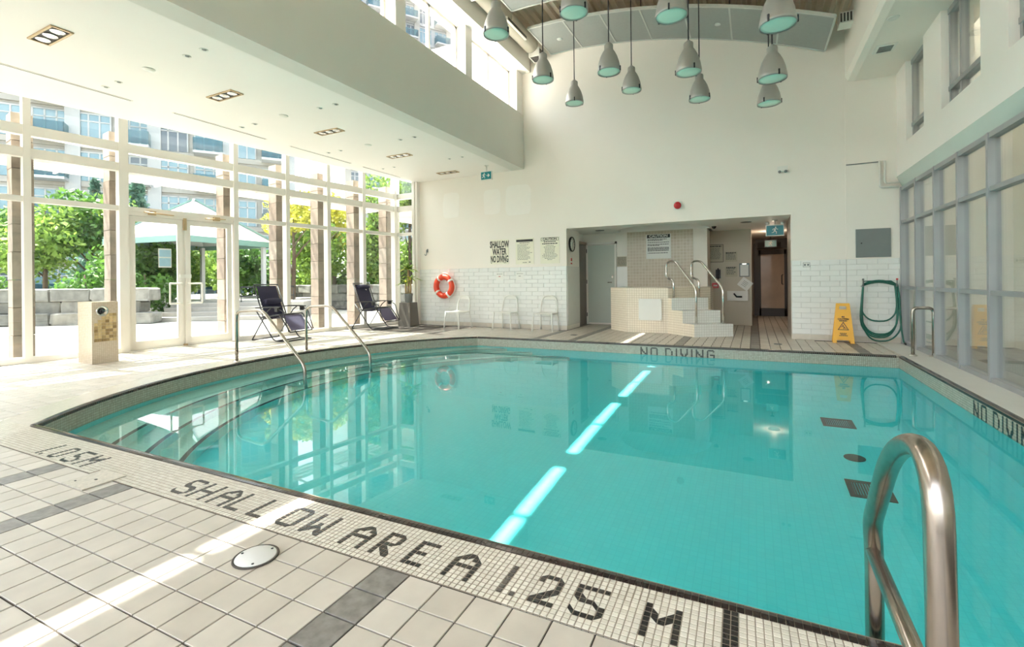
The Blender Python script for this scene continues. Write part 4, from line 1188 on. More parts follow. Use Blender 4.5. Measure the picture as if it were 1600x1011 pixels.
cols = [(-3.12, [4.52, 4.50, 4.62], 'nearest the high windows'), (-2.0, [4.52, 4.40, 4.66], 'second from the high windows'),
        (-0.82, [4.17, 4.15, 4.28], 'third from the high windows'), (0.25, [3.80, 3.84, 4.02], 'nearest the grey right-hand windows')]
rows = [(5.75, 'front'), (7.38, 'middle'), (8.95, 'back')]
for x, zs, cn in cols:
    for (y, rn), z in zip(rows, zs):
        p = make_pendant(roof_z(x) + 0.53 - z)
        p.location = (x, y, z); p.rotation_euler = (R(random.uniform(-4, 4)), R(random.uniform(-4, 4)), random.uniform(0, 6))
        # keep the stem upright enough to reach the deck
        p.rotation_euler = (0, 0, random.uniform(0, 6))
        p['label'] = 'grey bell pendant lamp with pale green lens, %s row, %s' % (rn, cn)

# ------------------------------------------------------------------ hanging acoustic panels
def panel_strip(y0, y1, name, label):
    t = empty('acoustic_panel_row', (-1.5, (y0 + y1) / 2, 6.0), label=label, cat='ceiling panel')
    n = 7; xs = [-4.16 + (1.19 + 4.16) * k / n for k in range(n + 1)]
    for a, b in zip(xs[:-1], xs[1:]):
        mb = MB(); m_ = 4
        for k in range(m_):
            p = a + 0.012 + (b - a - 0.024) * k / m_; q = a + 0.012 + (b - a - 0.024) * (k + 1) / m_
            zp, zq = roof_z(p), roof_z(q)
            mb.poly([(p, y0, zp), (p, y1, zp), (q, y1, zq), (q, y0, zq)]); mb.poly([(p, y0, zp + .04), (q, y0, zq + .04), (q, y1, zq + .04), (p, y1, zp + .04)])
            mb.poly([(p, y0, zp), (q, y0, zq), (q, y0, zq + .04), (p, y0, zp + .04)]); mb.poly([(q, y1, zq), (p, y1, zp), (p, y1, zp + .04), (q, y1, zq + .04)])
            if k == 0: mb.poly([(p, y1, zp), (p, y0, zp), (p, y0, zp + .04), (p, y1, zp + .04)])
            if k == m_ - 1: mb.poly([(q, y0, zq), (q, y1, zq), (q, y1, zq + .04), (q, y0, zq + .04)])
        rel(mb, t).build('panel', M['panel_grey'], t, fix=False)
    tr = MB()
    for x in xs: tr.beam((x, y0, roof_z(x) + 0.01), (x, y1, roof_z(x) + 0.01), 0.03, 0.035)
    for yy in (y0, y1):
        pts = [xs[0] + (xs[-1] - xs[0]) * k / 24 for k in range(25)]
        for a, b in zip(pts[:-1], pts[1:]): tr.beam((a, yy, roof_z(a) + 0.012), (b, yy, roof_z(b) + 0.012), 0.03, 0.05)
    rel(tr, t).build('edge_trim', M['panel_trim'], t)
    for x in (xs[1], xs[3], xs[5], xs[6]):
        for yy in (y0 + 0.15, y1 - 0.15):
            hg = MB(); hg.tube([(x, yy, roof_z(x) + 0.03), (x, yy, roof_z(x) + 0.54)], 0.008, 6); rel(hg, t).build('hanger', M['dark_metal'], t)
    return t
panel_strip(9.05, 10.32, 'far', 'curved row of grey acoustic panels beside the back wall')
panel_strip(6.9, 8.3, 'near', 'curved row of grey acoustic panels nearer the camera, above the lamps')
panel_strip(4.1, 5.5, 'near', 'curved row of grey acoustic panels farthest from the back wall')
for x, y in ((-3.72, 9.75), (-0.55, 9.7)):
    t = empty('panel_downlight', (x, y, roof_z(x)), cat='ceiling light', label='small round pale fitting in the %s acoustic panel' % ('leftmost' if x < -2 else 'middle'))
    MB().lathe([(0.0, -0.012), (0.05, -0.012), (0.065, 0.0), (0.065, 0.01)], n=16).build('ring', M['panel_trim'], t)
# duct along the high windows with outlet boxes
t = empty('air_duct', (-4.45, 5, 6.30), label='long round cream air duct running above the high windows', cat='air duct')
mb = MB(); mb.tube([(0, -8.2, 0.17), (0, 4.85, 0.17)], 0.17, 18); mb.build('pipe', M['duct'], t)
for y in (-2.0, 0.2, 2.4, 4.2):
    mb = MB()
    mb.lathe([(0.178, -0.02), (0.178, 0.02)], (0, y - 0.6, 0.17), 18, 'Y'); mb.build('joint_band', M['duct'], t)
for k, y in enumerate((10.02, 7.25, 4.5, 1.75)):
    t = empty('air_outlet', (-4.42, y, 6.24), label=['white louvred air outlet box on the duct in the far corner', 'white louvred air outlet box above the second high window', 'white louvred air outlet box on the duct above the third high window', 'white louvred air outlet box at the near end of the duct'][k], cat='air outlet')
    mb = MB(); mb.bbox(-0.10, 0.16, -0.16, 0.16, -0.02, 0.17); mb.build('box', M['white_gloss'], t)
    mb = MB()
    for q in range(6): mb.bbox(-0.07, 0.13, -0.13 + q * 0.045, -0.105 + q * 0.045, -0.03, -0.018)
    mb.bbox(0.158, 0.168, -0.13, 0.13, 0.02, 0.14)
    mb.build('slots', M['vent_dark'], t)
for k, y in enumerate((8.75, 6.0)):
    t = empty('slot_register', (-4.30, y, 6.26), label=['dark slot register on the duct near the far corner', 'dark slot register on the duct further along from the corner'][k], cat='air outlet')
    mb = MB(); mb.bbox(0, 0.05, -0.45, 0.45, 0, 0.07); mb.build('frame', M['duct'], t)
    mb = MB(); mb.bbox(0.0, 0.055, -0.42, 0.42, 0.012, 0.03); mb.bbox(0.0, 0.055, -0.42, 0.42, 0.042, 0.058); mb.build('slots', M['vent_dark'], t)
# outlets at the right end of the panels
for k, (y, z) in enumerate(((9.6, 5.42), (8.7, 5.62))):
    t = empty('air_outlet', (1.40, y, z), label=['small dark-fronted outlet box on the right bulkhead near the panels', 'small dark-fronted outlet box on the right bulkhead, higher up'][k], cat='air outlet')
    mb = MB(); mb.bbox(-0.10, 0.09, -0.13, 0.13, -0.09, 0.09); mb.build('box', M['white_gloss'], t)
    mb = MB()
    for q in range(4): mb.bbox(-0.09 + q * 0.045, -0.065 + q * 0.045, -0.136, -0.128, -0.07, 0.07)
    mb.build('slots', M['vent_dark'], t)
t = empty('ceiling_vent', (1.81, 9.05, 4.63), label='small grey square vent in the right-hand bulkhead', cat='vent')
mb = MB(); mb.box((0, 0, -0.008), (0.26, 0.30, 0.016)); mb.build('frame', M['white_gloss'], t)
mb = MB()
for q in range(5): mb.box((0, -0.09 + q * 0.045, -0.018), (0.18, 0.025, 0.008))
mb.build('slat', M['vent_panel'], t)
t = empty('ceiling_downlight', (1.70, 8.05, 4.63), label='small round downlight in the right-hand bulkhead', cat='ceiling light')
MB().lathe([(0.0, -0.004), (0.045, -0.004), (0.065, -0.012), (0.075, 0.0)], n=18).build('ring', M['white_gloss'], t)

# ------------------------------------------------------------------ recessed lights of the low ceiling
CZ = 3.82
names = ['nearest the camera', 'second from the camera', 'third from the camera', 'fourth from the camera', 'closest to the back wall']
for k, y in enumerate((2.32, 4.20, 6.07, 7.94, 9.73)):
    t = empty('triple_downlight', (-6.67, y, CZ), label='brass edged recessed ceiling light with three lamps, %s' % names[k], cat='ceiling light', group='triple recessed lights in the low ceiling')
    mb = MB()
    for sy in (-1, 1): mb.box((0, sy * 0.085, -0.006), (0.56, 0.022, 0.014))
    for sx in (-1, 1): mb.box((sx * 0.27, 0, -0.006), (0.022, 0.17, 0.014))
    mb.build('frame', M['brass'], t)
    mb = MB(); mb.box((0, 0, -0.001), (0.53, 0.16, 0.002)); mb.build('recess', M['vent_dark'], t)
    for dx in (-0.17, 0.0, 0.17):
        MB().lathe([(0.066, -0.006), (0.062, -0.012), (0.045, -0.007), (0.0, -0.004)], (dx, 0, 0), 16).build('lamp', M['reflector'], t)
for y in (1.4, 3.27, 5.19, 7.05, 8.66):
    for x in (-5.90, -5.57, -7.78, -7.44):
        t = empty('ceiling_spotlight', (x, y, CZ), label='tiny ceiling spotlight, %s of pair, %s side, %s row from back wall' % (('inner' if x in (-5.57, -7.44) else 'outer'), ('bulkhead' if x > -6.5 else 'window'), {8.66: 'first', 7.05: 'second', 5.19: 'third', 3.27: 'fourth', 1.4: 'fifth'}[y]), cat='ceiling light', group='tiny spotlights in the low ceiling')
        MB().lathe([(0.0, -0.002), (0.026, -0.003), (0.040, -0.008), (0.046, 0.0)], n=14).build('ring', M['white_gloss'], t)
        MB().lathe([(0.0, -0.010), (0.022, -0.009), (0.026, -0.003)], (0.012, 0, 0), 10).build('lamp', M['vent_panel'], t)
for y, lb in ((3.25, 'nearest the camera'), (5.15, 'middle one'), (7.02, 'farthest one')):
    t = empty('smoke_detector', (-6.67, y, CZ), label='flat white disc on the low ceiling between lights, %s' % lb, cat='detector')
    MB().lathe([(0.0, -0.02), (0.05, -0.018), (0.065, -0.008), (0.07, 0.0)], n=18).build('disc', M['white_gloss'], t)
for a, b, lb in ((1.9, 3.68, 'nearest the camera'), (4.26, 5.82, 'second'), (6.35, 7.9, 'third'), (8.3, 9.6, 'nearest the back wall')):
    t = empty('slot_diffuser', (-8.04, (a + b) / 2, CZ), label='thin dark air slot in the low ceiling by the glazing, %s' % lb, cat='air slot')
    mb = MB(); mb.box((0, 0, -0.003), (0.05, b - a + 0.03, 0.006)); mb.build('frame', M['paint_white'], t)
    mb = MB(); mb.box((0, 0, -0.006), (0.014, b - a, 0.003)); mb.build('slot', M['vent_dark'], t)

# ------------------------------------------------------------------ handrails
def smooth_path(pts, r=0.12, n=6):
    pts = [Vector(p) for p in pts]; out = [pts[0]]
    rr = r if isinstance(r, (list, tuple)) else [r] * len(pts)
    for i in range(1, len(pts) - 1):
        a, b, c = pts[i - 1], pts[i], pts[i + 1]
        d = min(rr[i], (a - b).length * 0.49, (c - b).length * 0.49)
        p, q = b + (a - b).normalized() * d, b + (c - b).normalized() * d
        for k in range(n + 1):
            t_ = k / n
            out.append(p * (1 - t_) ** 2 + b * 2 * t_ * (1 - t_) + q * t_ ** 2)
    out.append(pts[-1]); return out
def escutcheon(t, x, y, r=0.055):
    MB().lathe([(r, 0.0), (r, 0.006), (0.03, 0.022), (0.0, 0.022)], (x, y, 0.001), 18).build('base_plate', M['chrome'], t)
t = empty('grab_rail', (0.33, 1.24, 0.003), label='large bronze-toned steel grab rail arching over the near pool edge', cat='handrail')
MB().tube(smooth_path([(0, 0, 0), (0, 0, 0.42), (0, 0.02, 0.80), (0, 0.36, 0.70), (0.0, 0.64, 0.36), (0.01, 0.67, 0.26), (0.01, 0.67, -0.9)], [0, .12, .26, .20, .06, .08, 0], 8), 0.0260, 20).build('rail', M['steel'], t)
MB().tube([(0, 0.0, 0.26), (0.005, 0.665, 0.26)], 0.021, 16).build('cross_bar', M['steel'], t)
escutcheon(t, 0, 0, 0.06)
for k, (bx, by, ex, ey) in enumerate(((-6.75, 4.39, -5.22, 4.30), (-6.73, 5.59, -5.24, 5.50))):
    t = empty('pool_handrail', (bx, by, 0.003), label=['steel handrail sloping into the curved pool side, nearer the tiled post', 'steel handrail sloping into the curved pool side, nearer the back wall'][k], cat='handrail', group='steel handrails at the pool steps')
    MB().tube(smooth_path([(0, 0, 0), (0, 0, 0.74), (0.62, -0.03, 0.775), (ex - bx, ey - by, 0.08), (ex - bx + 0.03, ey - by, -0.40)], [0, .12, .14, .10, 0], 6), 0.022, 14).build('rail', M['rail_steel'], t)
    escutcheon(t, 0, 0)
t = empty('ladder_rail', (2.03, 8.72, 0.008), label='low steel U-shaped rail on the pale ledge by the right-hand windows', cat='handrail')
MB().tube(smooth_path([(0, 0, 0), (0, 0, 0.69), (0.235, 0, 0.69), (0.235, 0, 0)], 0.07, 6), 0.022, 14).build('rail', M['rail_steel'], t)
escutcheon(t, 0, 0); escutcheon(t, 0.235, 0)

# ------------------------------------------------------------------ hot tub block with its stairs
tub = empty('hot_tub', (-1.9, 11.0, 0), label='raised cream-tiled hot tub block with side stairs in the alcove', cat='hot tub')
P_ = [(-2.95, 10.85), (-2.48, 10.42), (-1.62, 10.47), (-0.85, 11.25), (-0.85, 12.03), (-2.95, 12.03)]
bm_ = MB(); u = 0
for i in range(len(P_)):
    a, b = P_[i], P_[(i + 1) % len(P_)]
    u = uvquad(bm_, a, b, 0, 0.965, u)
ins = [(-2.70, 10.95), (-2.38, 10.68), (-1.74, 10.70), (-1.12, 11.35), (-1.12, 11.85), (-2.70, 11.85)]
for i in range(len(P_)):
    j = (i + 1) % len(P_)
    bm_.poly([(*P_[i], 0.965), (*P_[j], 0.965), (*ins[j], 0.965), (*ins[i], 0.965)], [P_[i], P_[j], ins[j], ins[i]])
    uvquad(bm_, ins[j], ins[i], 0.45, 0.965)
rel(bm_, tub).build('body', M['tub_tile'], tub, fix=False)
wm = MB(); wm.poly([(x, y, 0.86) for x, y in ins]); rel(wm, tub).build('tub_water', M['glass_blue'], tub, fix=False)
fm = MB(); fm.poly([(x, y, 0.46) for x, y in ins]); rel(fm, tub).build('tub_floor', M['pool_step'], tub, fix=False)
dC = Vector((0.66, -0.61)); dR = Vector((0.84, 0.54))
A0 = Vector((-1.62, 10.47))
for k, (t0, t1, z) in enumerate(((0.10, 1.2, 0.75), (0.50, 1.2, 0.50), (0.90, 1.2, 0.25))):
    # one block per step, each reaching back under the next
    far = 0.10 if k == 0 else (0.10 + 0.40 * (k - 1) + 0.10)
    a = A0 + dC * (0.06 + 0.41 * k * 0.86); L_ = 0.80
    front = A0 + dC * (0.13 + 0.37 * k)
    back = A0 + dC * (-0.15 + 0.0 * k)
    p0, p1, p2, p3 = front, front + dR * L_, back + dR * L_, back
    mb = MB()
    uvquad(mb, p0, p1, 0, z); uvquad(mb, p1, p2, 0, z); uvquad(mb, p3, p0, 0, z)
    mb.poly([(*p0, z), (*p1, z), (*p2, z), (*p3, z)], [tuple(p0), tuple(p1), tuple(p2), tuple(p3)])
    rel(mb, tub).build('step', M['tub_white'], tub, fix=False)
sd = MB(); 
for k, z in enumerate((0.75, 0.50, 0.25)):
    q0 = A0 + dC * (0.13 + 0.37 * (k - 1) if k else -0.02); q1 = A0 + dC * (0.13 + 0.37 * k)
    off = Vector((-0.004, -0.004))
    uvquad(sd, q0 + off, q1 + off, 0, z)
rel(sd, tub).build('stair_side', M['tub_tile'], tub, fix=False)
mb = MB(); mb.box((-0.085, -0.578, 0.50), (0.48, 0.014, 0.46)); cp = mb.build('cover_plate', M['sign_white'], tub); cp['label'] = 'square white cover plate on the tub front'
for sx in (-1, 1):
    for sz in (-1, 1):
        mb = MB(); mb.box((-0.085 + sx * 0.22, -0.587, 0.50 + sz * 0.21), (0.012, 0.006, 0.012)); mb.build('screw', M['brass'], cp)
# its two curled rails
for k, off in enumerate((0.10, 0.66)):
    b = A0 + dC * (0.13 + 0.37 * 2 - 0.09) + dR * off            # foot on the lowest step
    r_ = A0 + dC * 0.04 + dR * off                               # upper foot on the top step
    t = empty('stair_rail', (b.x, b.y, 0.252), label=['curled steel handrail on the hot tub stairs, nearer the tub front', 'curled steel handrail on the hot tub stairs, nearer the passage'][k], cat='handrail', group='curled handrails of the hot tub stairs')
    d = Vector((r_.x - b.x, r_.y - b.y, 0)); dn = d.normalized()
    F = lambda s_, z: (dn.x * s_, dn.y * s_, z - 0.252)
    Ld = d.length
    MB().tube(smooth_path([F(0, 0.252), F(0, 0.95), F(Ld - 0.06, 1.52), F(Ld + 0.22, 1.53), F(Ld + 0.24, 1.17), F(Ld, 1.14), F(Ld, 0.76)], [0, .10, .10, .13, .13, .12, 0], 7), 0.022, 12).build('rail', M['chrome'], t)

# ------------------------------------------------------------------ safety ring
t = empty('life_ring', (-7.17, WY - 0.115, 1.02), label='red-orange life ring with white bands hung on the white tiled wall', cat='life ring')
mb = MB(); pts = [(0.245 * math.cos(a), 0, 0.245 * math.sin(a)) for a in [2 * math.pi * k / 40 for k in range(40)]]
mb.tube(pts, 0.074, 14, closed=True); mb.build('ring', M['red'], t)
for a in (0.6, 2.2, 3.8, 5.3):
    mb = MB(); mb.tube([(0.245 * math.cos(a + e), 0, 0.245 * math.sin(a + e)) for e in (-0.10, 0, 0.10)], 0.077, 14); mb.build('band', M['white_gloss'], t)
mb = MB(); pts = []
for k in range(48):
    a = 2 * math.pi * k / 48; s_ = abs(math.sin(2 * (a - 0.6)))
    pts.append(((0.322 + 0.03 * s_) * math.cos(a), -0.02, (0.322 + 0.03 * s_) * math.sin(a)))
mb.tube(pts, 0.009, 6, closed=True); mb.build('rope', M['white_gloss'], t)
mb = MB(); mb.tube([(0, 0.09, 0.20), (0, -0.02, 0.20), (0, -0.03, 0.23)], 0.012, 8); mb.build('hook', M['chrome'], t)

# ------------------------------------------------------------------ white chairs
def make_chair():
    t = empty('white_chair')
    t['category'] = 'chair'; t['group'] = 'white metal chairs along the back wall'
    W_, D_, SZ = 0.44, 0.42, 0.42
    mb = MB()
    n = 6
    top = []
    for k in range(n + 1):
        y = -D_ / 2 + D_ * k / n
        top.append((y, SZ - 0.018 * math.sin(math.pi * k / n) - (0.012 if k == 0 else 0)))
    for (ya, za), (yb, zb) in zip(top[:-1], top[1:]):
        mb.poly([(-W_ / 2, ya, za), (W_ / 2, ya, za), (W_ / 2, yb, zb), (-W_ / 2, yb, zb)])
        mb.poly([(-W_ / 2, yb, zb - .018), (W_ / 2, yb, zb - .018), (W_ / 2, ya, za - .018), (-W_ / 2, ya, za - .018)])
        for s_ in (-1, 1): mb.poly([(s_ * W_ / 2, ya, za), (s_ * W_ / 2, yb, zb), (s_ * W_ / 2, yb, zb - .018), (s_ * W_ / 2, ya, za - .018)])
    mb.poly([(-W_ / 2, top[0][0], top[0][1]), (W_ / 2, top[0][0], top[0][1]), (W_ / 2, top[0][0], top[0][1] - .018), (-W_ / 2, top[0][0], top[0][1] - .018)])
    mb.poly([(-W_ / 2, top[-1][0], top[-1][1]), (W_ / 2, top[-1][0], top[-1][1]), (W_ / 2, top[-1][0], top[-1][1] - .018), (-W_ / 2, top[-1][0], top[-1][1] - .018)])
    mb.build('seat', M['white_gloss'], t)
    for sx in (-1, 1):
        MB().tube([(sx * 0.215, -0.20, SZ - 0.01), (sx * 0.245, -0.235, 0.0)], 0.017, 8).build('leg', M['white_gloss'], t)
        MB().tube([(sx * 0.205, 0.19, SZ - 0.01), (sx * 0.225, 0.26, 0.0)], 0.017, 8).build('leg', M['white_gloss'], t)
    MB().tube(smooth_path([(-0.205, 0.19, SZ - 0.02), (-0.200, 0.22, 0.58), (-0.15, 0.255, 0.79), (0.15, 0.255, 0.79), (0.200, 0.22, 0.58), (0.205, 0.19, SZ - 0.02)], [0, .1, .12, .12, .1, 0], 6), 0.017, 8).build('back_frame', M['white_gloss'], t)
    mb = MB(); pts = [(-0.155 + 0.31 * k / 8, 0.250 + 0.02 * math.sin(math.pi * k / 8)) for k in range(9)]
    for (xa, ya), (xb, yb) in zip(pts[:-1], pts[1:]):
        mb.poly([(xa, ya - .006, .70), (xb, yb - .006, .70), (xb, yb - .006, .785), (xa, ya - .006, .785)])
        mb.poly([(xb, yb + .006, .70), (xa, ya + .006, .70), (xa, ya + .006, .785), (xb, yb + .006, .785)])
        mb.poly([(xa, ya - .006, .785), (xb, yb - .006, .785), (xb, yb + .006, .785), (xa, ya + .006, .785)])
    mb.build('backrest', M['white_gloss'], t)
    return t
c0 = make_chair()
for k, (x, y, rz, lb) in enumerate(((-6.48, 9.82, R(-10), 'white metal chair standing below the life ring'), (-5.24, 10.0, R(0), 'white metal chair under the shallow water sign'),
                                    (-4.22, 10.0, R(2), 'white metal chair nearest the alcove opening'))):
    c = c0 if k == 0 else copy_tree(c0)
    c.location = (x, y, 0); c.rotation_euler = (0, 0, rz); c['label'] = lb

# ------------------------------------------------------------------ reclining lounge chairs
def make_lounger():
    t = empty('lounge_chair'); t['category'] = 'lounge chair'; t['group'] = 'zero gravity recliners by the glazing'
    W_ = 0.58; h = W_ / 2
    B0, B1, S1, F1 = (0.02, 1.12), (0.27, 0.47), (0.70, 0.53), (0.96, 0.19)     # back top, hip, knee, foot (x, z)
    for s_ in (-1, 1):
        y = s_ * h
        MB().tube([(B0[0], y, B0[1]), (B1[0], y, B1[1]), (0.33, y, 0.46)], 0.0125, 8).build('back_tube', M['dark_metal'], t)
        MB().tube(smooth_path([(0.22, y, 0.46), (S1[0], y, S1[1]), (F1[0], y, F1[1])], 0.05, 4), 0.0125, 8).build('seat_tube', M['dark_metal'], t)
        yy = s_ * (h + 0.03)
        MB().tube(smooth_path([(0.0, yy, 0.012), (0.42, yy, 0.60), (0.52, yy, 0.66)], 0.08, 4), 0.012, 8).build('leg', M['dark_metal'], t)
        MB().tube(smooth_path([(0.10, yy, 0.62), (0.55, yy, 0.05), (0.62, yy, 0.012), (0.90, yy, 0.012)], 0.06, 4), 0.012, 8).build('leg', M['dark_metal'], t)
        MB().tube(smooth_path([(0.60, yy, 0.66), (0.82, yy, 0.60), (0.90, yy, 0.35), (0.96, yy, 0.20)], 0.06, 4), 0.010, 8).build('link_tube', M['dark_metal'], t)
        mb = MB()
        pr = [(0.12, 0.655), (0.30, 0.672), (0.62, 0.675), (0.74, 0.668)]
        for (xa, za), (xb, zb) in zip(pr[:-1], pr[1:]): mb.beam((xa, yy, za), (xb, yy, zb), 0.055, 0.022)
        mb.box((0.66, yy, 0.63), (0.07, 0.05, 0.09)); mb.build('armrest', M['black'], t)
    mb = MB()
    for x, z, e in ((B0[0], B0[1], 0), (0.30, 0.45, 0), (S1[0], S1[1], 0), (F1[0], F1[1], 0), (0.0, 0.012, .03), (0.62, 0.012, .03), (0.90, 0.012, .03)):
        MB().tube([(x, -h - e, z), (x, h + e, z)], 0.012, 8).build('cross_tube', M['dark_metal'], t)
    def sling(name, a, b, mt, sag, w2):
        m_ = MB(); n = 6
        P = []
        for k in range(n + 1):
            e = k / n; g = sag * math.sin(math.pi * e)
            P.append((a[0] + (b[0] - a[0]) * e - g * 0.5, a[1] + (b[1] - a[1]) * e - g))
        for (xa, za), (xb, zb) in zip(P[:-1], P[1:]):
            for o in (0.004, -0.004):
                q = [(xa, -w2, za + o), (xa, w2, za + o), (xb, w2, zb + o), (xb, -w2, zb + o)]
                m_.poly(q if o < 0 else q[::-1])
        return m_.build(name, mt, t, fix=False)
    sling('back_sling', (0.04, 1.09), (0.29, 0.46), M['navy'], 0.02, h - 0.05)
    sling('seat_sling', (0.29, 0.46), (0.69, 0.515), M['navy'], 0.05, h - 0.05)
    sling('foot_sling', (0.72, 0.50), (0.945, 0.215), M['navy_light'], 0.0, h - 0.05)
    m_ = MB()
    for s_ in (-1, 1):
        for k in range(14):
            e = (k + 0.5) / 14
            for a, b in ((B0, B1), (B1, S1), (S1, F1)):
                x, z = a[0] + (b[0] - a[0]) * e, a[1] + (b[1] - a[1]) * e
                if k % 2 == 0: m_.tube([(x, s_ * (h + 0.008), z), (x + 0.012, s_ * (h - 0.055), z - 0.012)], 0.004, 4)
    stuff(m_.build('lacing', M['black'], t))
    return t
l0 = make_lounger()
def pillow(t, x, z, mt):
    m_ = MB(); m_.lathe([(0.0, -0.19), (0.045, -0.185), (0.055, -0.15), (0.06, 0), (0.055, 0.15), (0.045, 0.185), (0.0, 0.19)], (x, 0, z), 12, 'Y')
    m_.build('head_pillow', mt, t)
l1 = copy_tree(l0)
l0.location = (-9.04, 6.50, 0); l0.rotation_euler = (0, 0, R(6)); l0['label'] = 'navy reclining lounge chair by the glazing, nearer the double door'
l1.location = (-8.88, 9.02, 0); l1.rotation_euler = (0, 0, R(4)); l1['label'] = 'navy reclining lounge chair by the glazing, nearer the potted plant'
pillow(l0, 0.20, 0.78, M['navy']); pillow(l1, 0.09, 1.03, M['navy'])

# ------------------------------------------------------------------ potted plant on its plinth
t = empty('plinth', (-8.02, 9.84, 0), label='taupe tapered plinth carrying a potted plant in the far corner', cat='plinth')
mb = MB(); mb.box((0, 0, 0.30), (0.40, 0.36, 0.60), taper=0.84); mb.build('body', M['plinth'], t)
mb = MB(); mb.box((0, 0, 0.605), (0.335, 0.30, 0.012)); mb.build('top', M['plinth'], t)
t = empty('potted_plant', (-8.02, 9.84, 0.611), label='cane plant with long narrow leaves in a grey pot on the plinth', cat='plant')
MB().lathe([(0.0, 0.0), (0.085, 0.0), (0.12, 0.21), (0.125, 0.23), (0.11, 0.23), (0.105, 0.20), (0.0, 0.20)], n=20).build('pot', M['pot'], t)
canes = [((0.0, 0.0), 0.68), ((0.045, 0.02), 0.44), ((-0.04, -0.03), 0.33)]
tops = []
for (x, y), hh in canes:
    MB().tube([(x, y, 0.19), (x * 1.3, y * 1.3, 0.19 + hh * 0.5), (x * 1.2, y * 1.4, 0.19 + hh)], [0.028, 0.025, 0.023], 8).build('cane', M['cane'], t)
    tops.append((x * 1.2, y * 1.4, 0.19 + hh))
nl = 0
for tp, n in zip(tops, (30, 16, 14)):
    for k in range(n):
        a = random.uniform(0, 6.283); e = random.uniform(0.2, 1.15); L_ = random.uniform(0.26, 0.42)
        P = []
        for q in range(5):
            f = q / 4; rr = L_ * f * math.cos(e) * 1.0; zz = L_ * f * math.sin(e) - 0.16 * f * f
            P.append(Vector((tp[0] + rr * math.cos(a), tp[1] + rr * math.sin(a), tp[2] - 0.02 + zz)))
        sd_ = Vector((-math.sin(a), math.cos(a), 0))
        m_ = MB(); wd = [0.014, 0.030, 0.028, 0.018, 0.001]
        for q in range(4):
            m_.poly([P[q] - sd_ * wd[q], P[q] + sd_ * wd[q], P[q + 1] + sd_ * wd[q + 1], P[q + 1] - sd_ * wd[q + 1]])
        m_.build('leaf', M['leaf_mid'] if k % 7 else M['leaf_yellow'], t, fix=False); nl += 1

# ------------------------------------------------------------------ tiled post with foot-shower panel
t = empty('tiled_post', (-8.76, 3.56, 0), label='short beige mosaic post with a round chrome fitting beside the glazing', cat='post')
mb = MB(); uvbox(mb, -0.21, 0.21, -0.16, 0.16, 0, 0.90); mb.build('body', M['pillar_tile'], t)
cut = [(-0.115 + 0.046 * i, 0.34 + 0.046 * j) for i in range(6) for j in range(9) if not (j > 5 and i < 1) and not (j > 6 and i < 4 and i != 0 and i < 2)]
pm = tile_mesh('colour_tile', 0.042, 0.042, 0.006, M['patch_gold'])
pm.transform(Matrix.Rotation(R(90), 4, 'Y'))
for y, z in cut: inst('colour_tile', pm, (0.211, y, z), t)
mb = MB(); mb.lathe([(0.078, 0.0), (0.078, 0.014), (0.064, 0.022), (0.056, 0.012), (0.0, 0.012)], (0.214, -0.04, 0.765), 24, 'X'); mb.build('round_plate', M['chrome'], t)
mb = MB(); mb.tube([(0.232, -0.04 + 0.032 * math.cos(a), 0.765 + 0.032 * math.sin(a)) for a in [R(30 + 25 * k) for k in range(10)]], 0.009, 8); mb.lathe([(0.02, 0.0), (0.018, 0.03), (0.0, 0.034)], (0.22, -0.035, 0.76), 12, 'X'); mb.build('spout', M['dark_metal'], t)

# ------------------------------------------------------------------ deck covers
t = empty('round_cover', (-1.875, 1.293, 0.002), label='round white access cover let into the near deck tiles', cat='cover')
MB().lathe([(0.0, 0.007), (0.076, 0.007), (0.080, 0.004), (0.081, 0.0)], n=36).build('lid', M['lid'], t)
MB().lathe([(0.081, 0.0), (0.081, 0.0045), (0.089, 0.004), (0.090, 0.0)], n=36).build('rim', M['grout'], t)
for a in (R(75), R(-45), R(195)):
    mb = MB(); mb.lathe([(0.0055, 0.0), (0.0055, 0.0085), (0.0, 0.0085)], (0.066 * math.cos(a), 0.066 * math.sin(a), 0), 8); mb.build('screw', M['dark_metal'], t)
t = empty('skimmer_lid', (-3.475, 1.385, 0.002), FA, label='rectangular mottled skimmer lid set in the mosaic border by the depth mark', cat='cover')
mb = MB(); mb.box((0, 0, 0.003), (0.235, 0.215, 0.006)); mb.build('lid', mat('mottled_lid', (0.58, 0.53, 0.45), 0.5, var=0.35, scale=70), t)
mb = MB(); mb.box((0.02, 0.0, 0.0065), (0.018, 0.012, 0.003)); mb.box((-0.07, -0.06, 0.0065), (0.012, 0.008, 0.003)); mb.build('finger_hole', M['vent_dark'], t)
t = empty('floor_drain', (-3.36, 9.45, 0.0), label='small square dark floor drain on the far deck left of the hot tub', cat='floor drain')
mb = MB(); mb.box((0, 0, 0.003), (0.12, 0.12, 0.006)); mb.build('frame', M['vent_panel'], t)
mb = MB(); [mb.box((-0.04 + 0.02 * q, 0, 0.007), (0.008, 0.09, 0.003)) for q in range(5)]; mb.build('bars', M['vent_dark'], t)
t = empty('floor_drain', (0.36, 9.45, 0.0), label='small square dark floor drain before the passage', cat='floor drain')
mb = MB(); mb.box((0, 0, 0.003), (0.12, 0.12, 0.006)); mb.build('frame', M['vent_panel'], t)
mb = MB(); [mb.box((-0.04 + 0.02 * q, 0, 0.007), (0.008, 0.09, 0.003)) for q in range(5)]; mb.build('bars', M['vent_dark'], t)
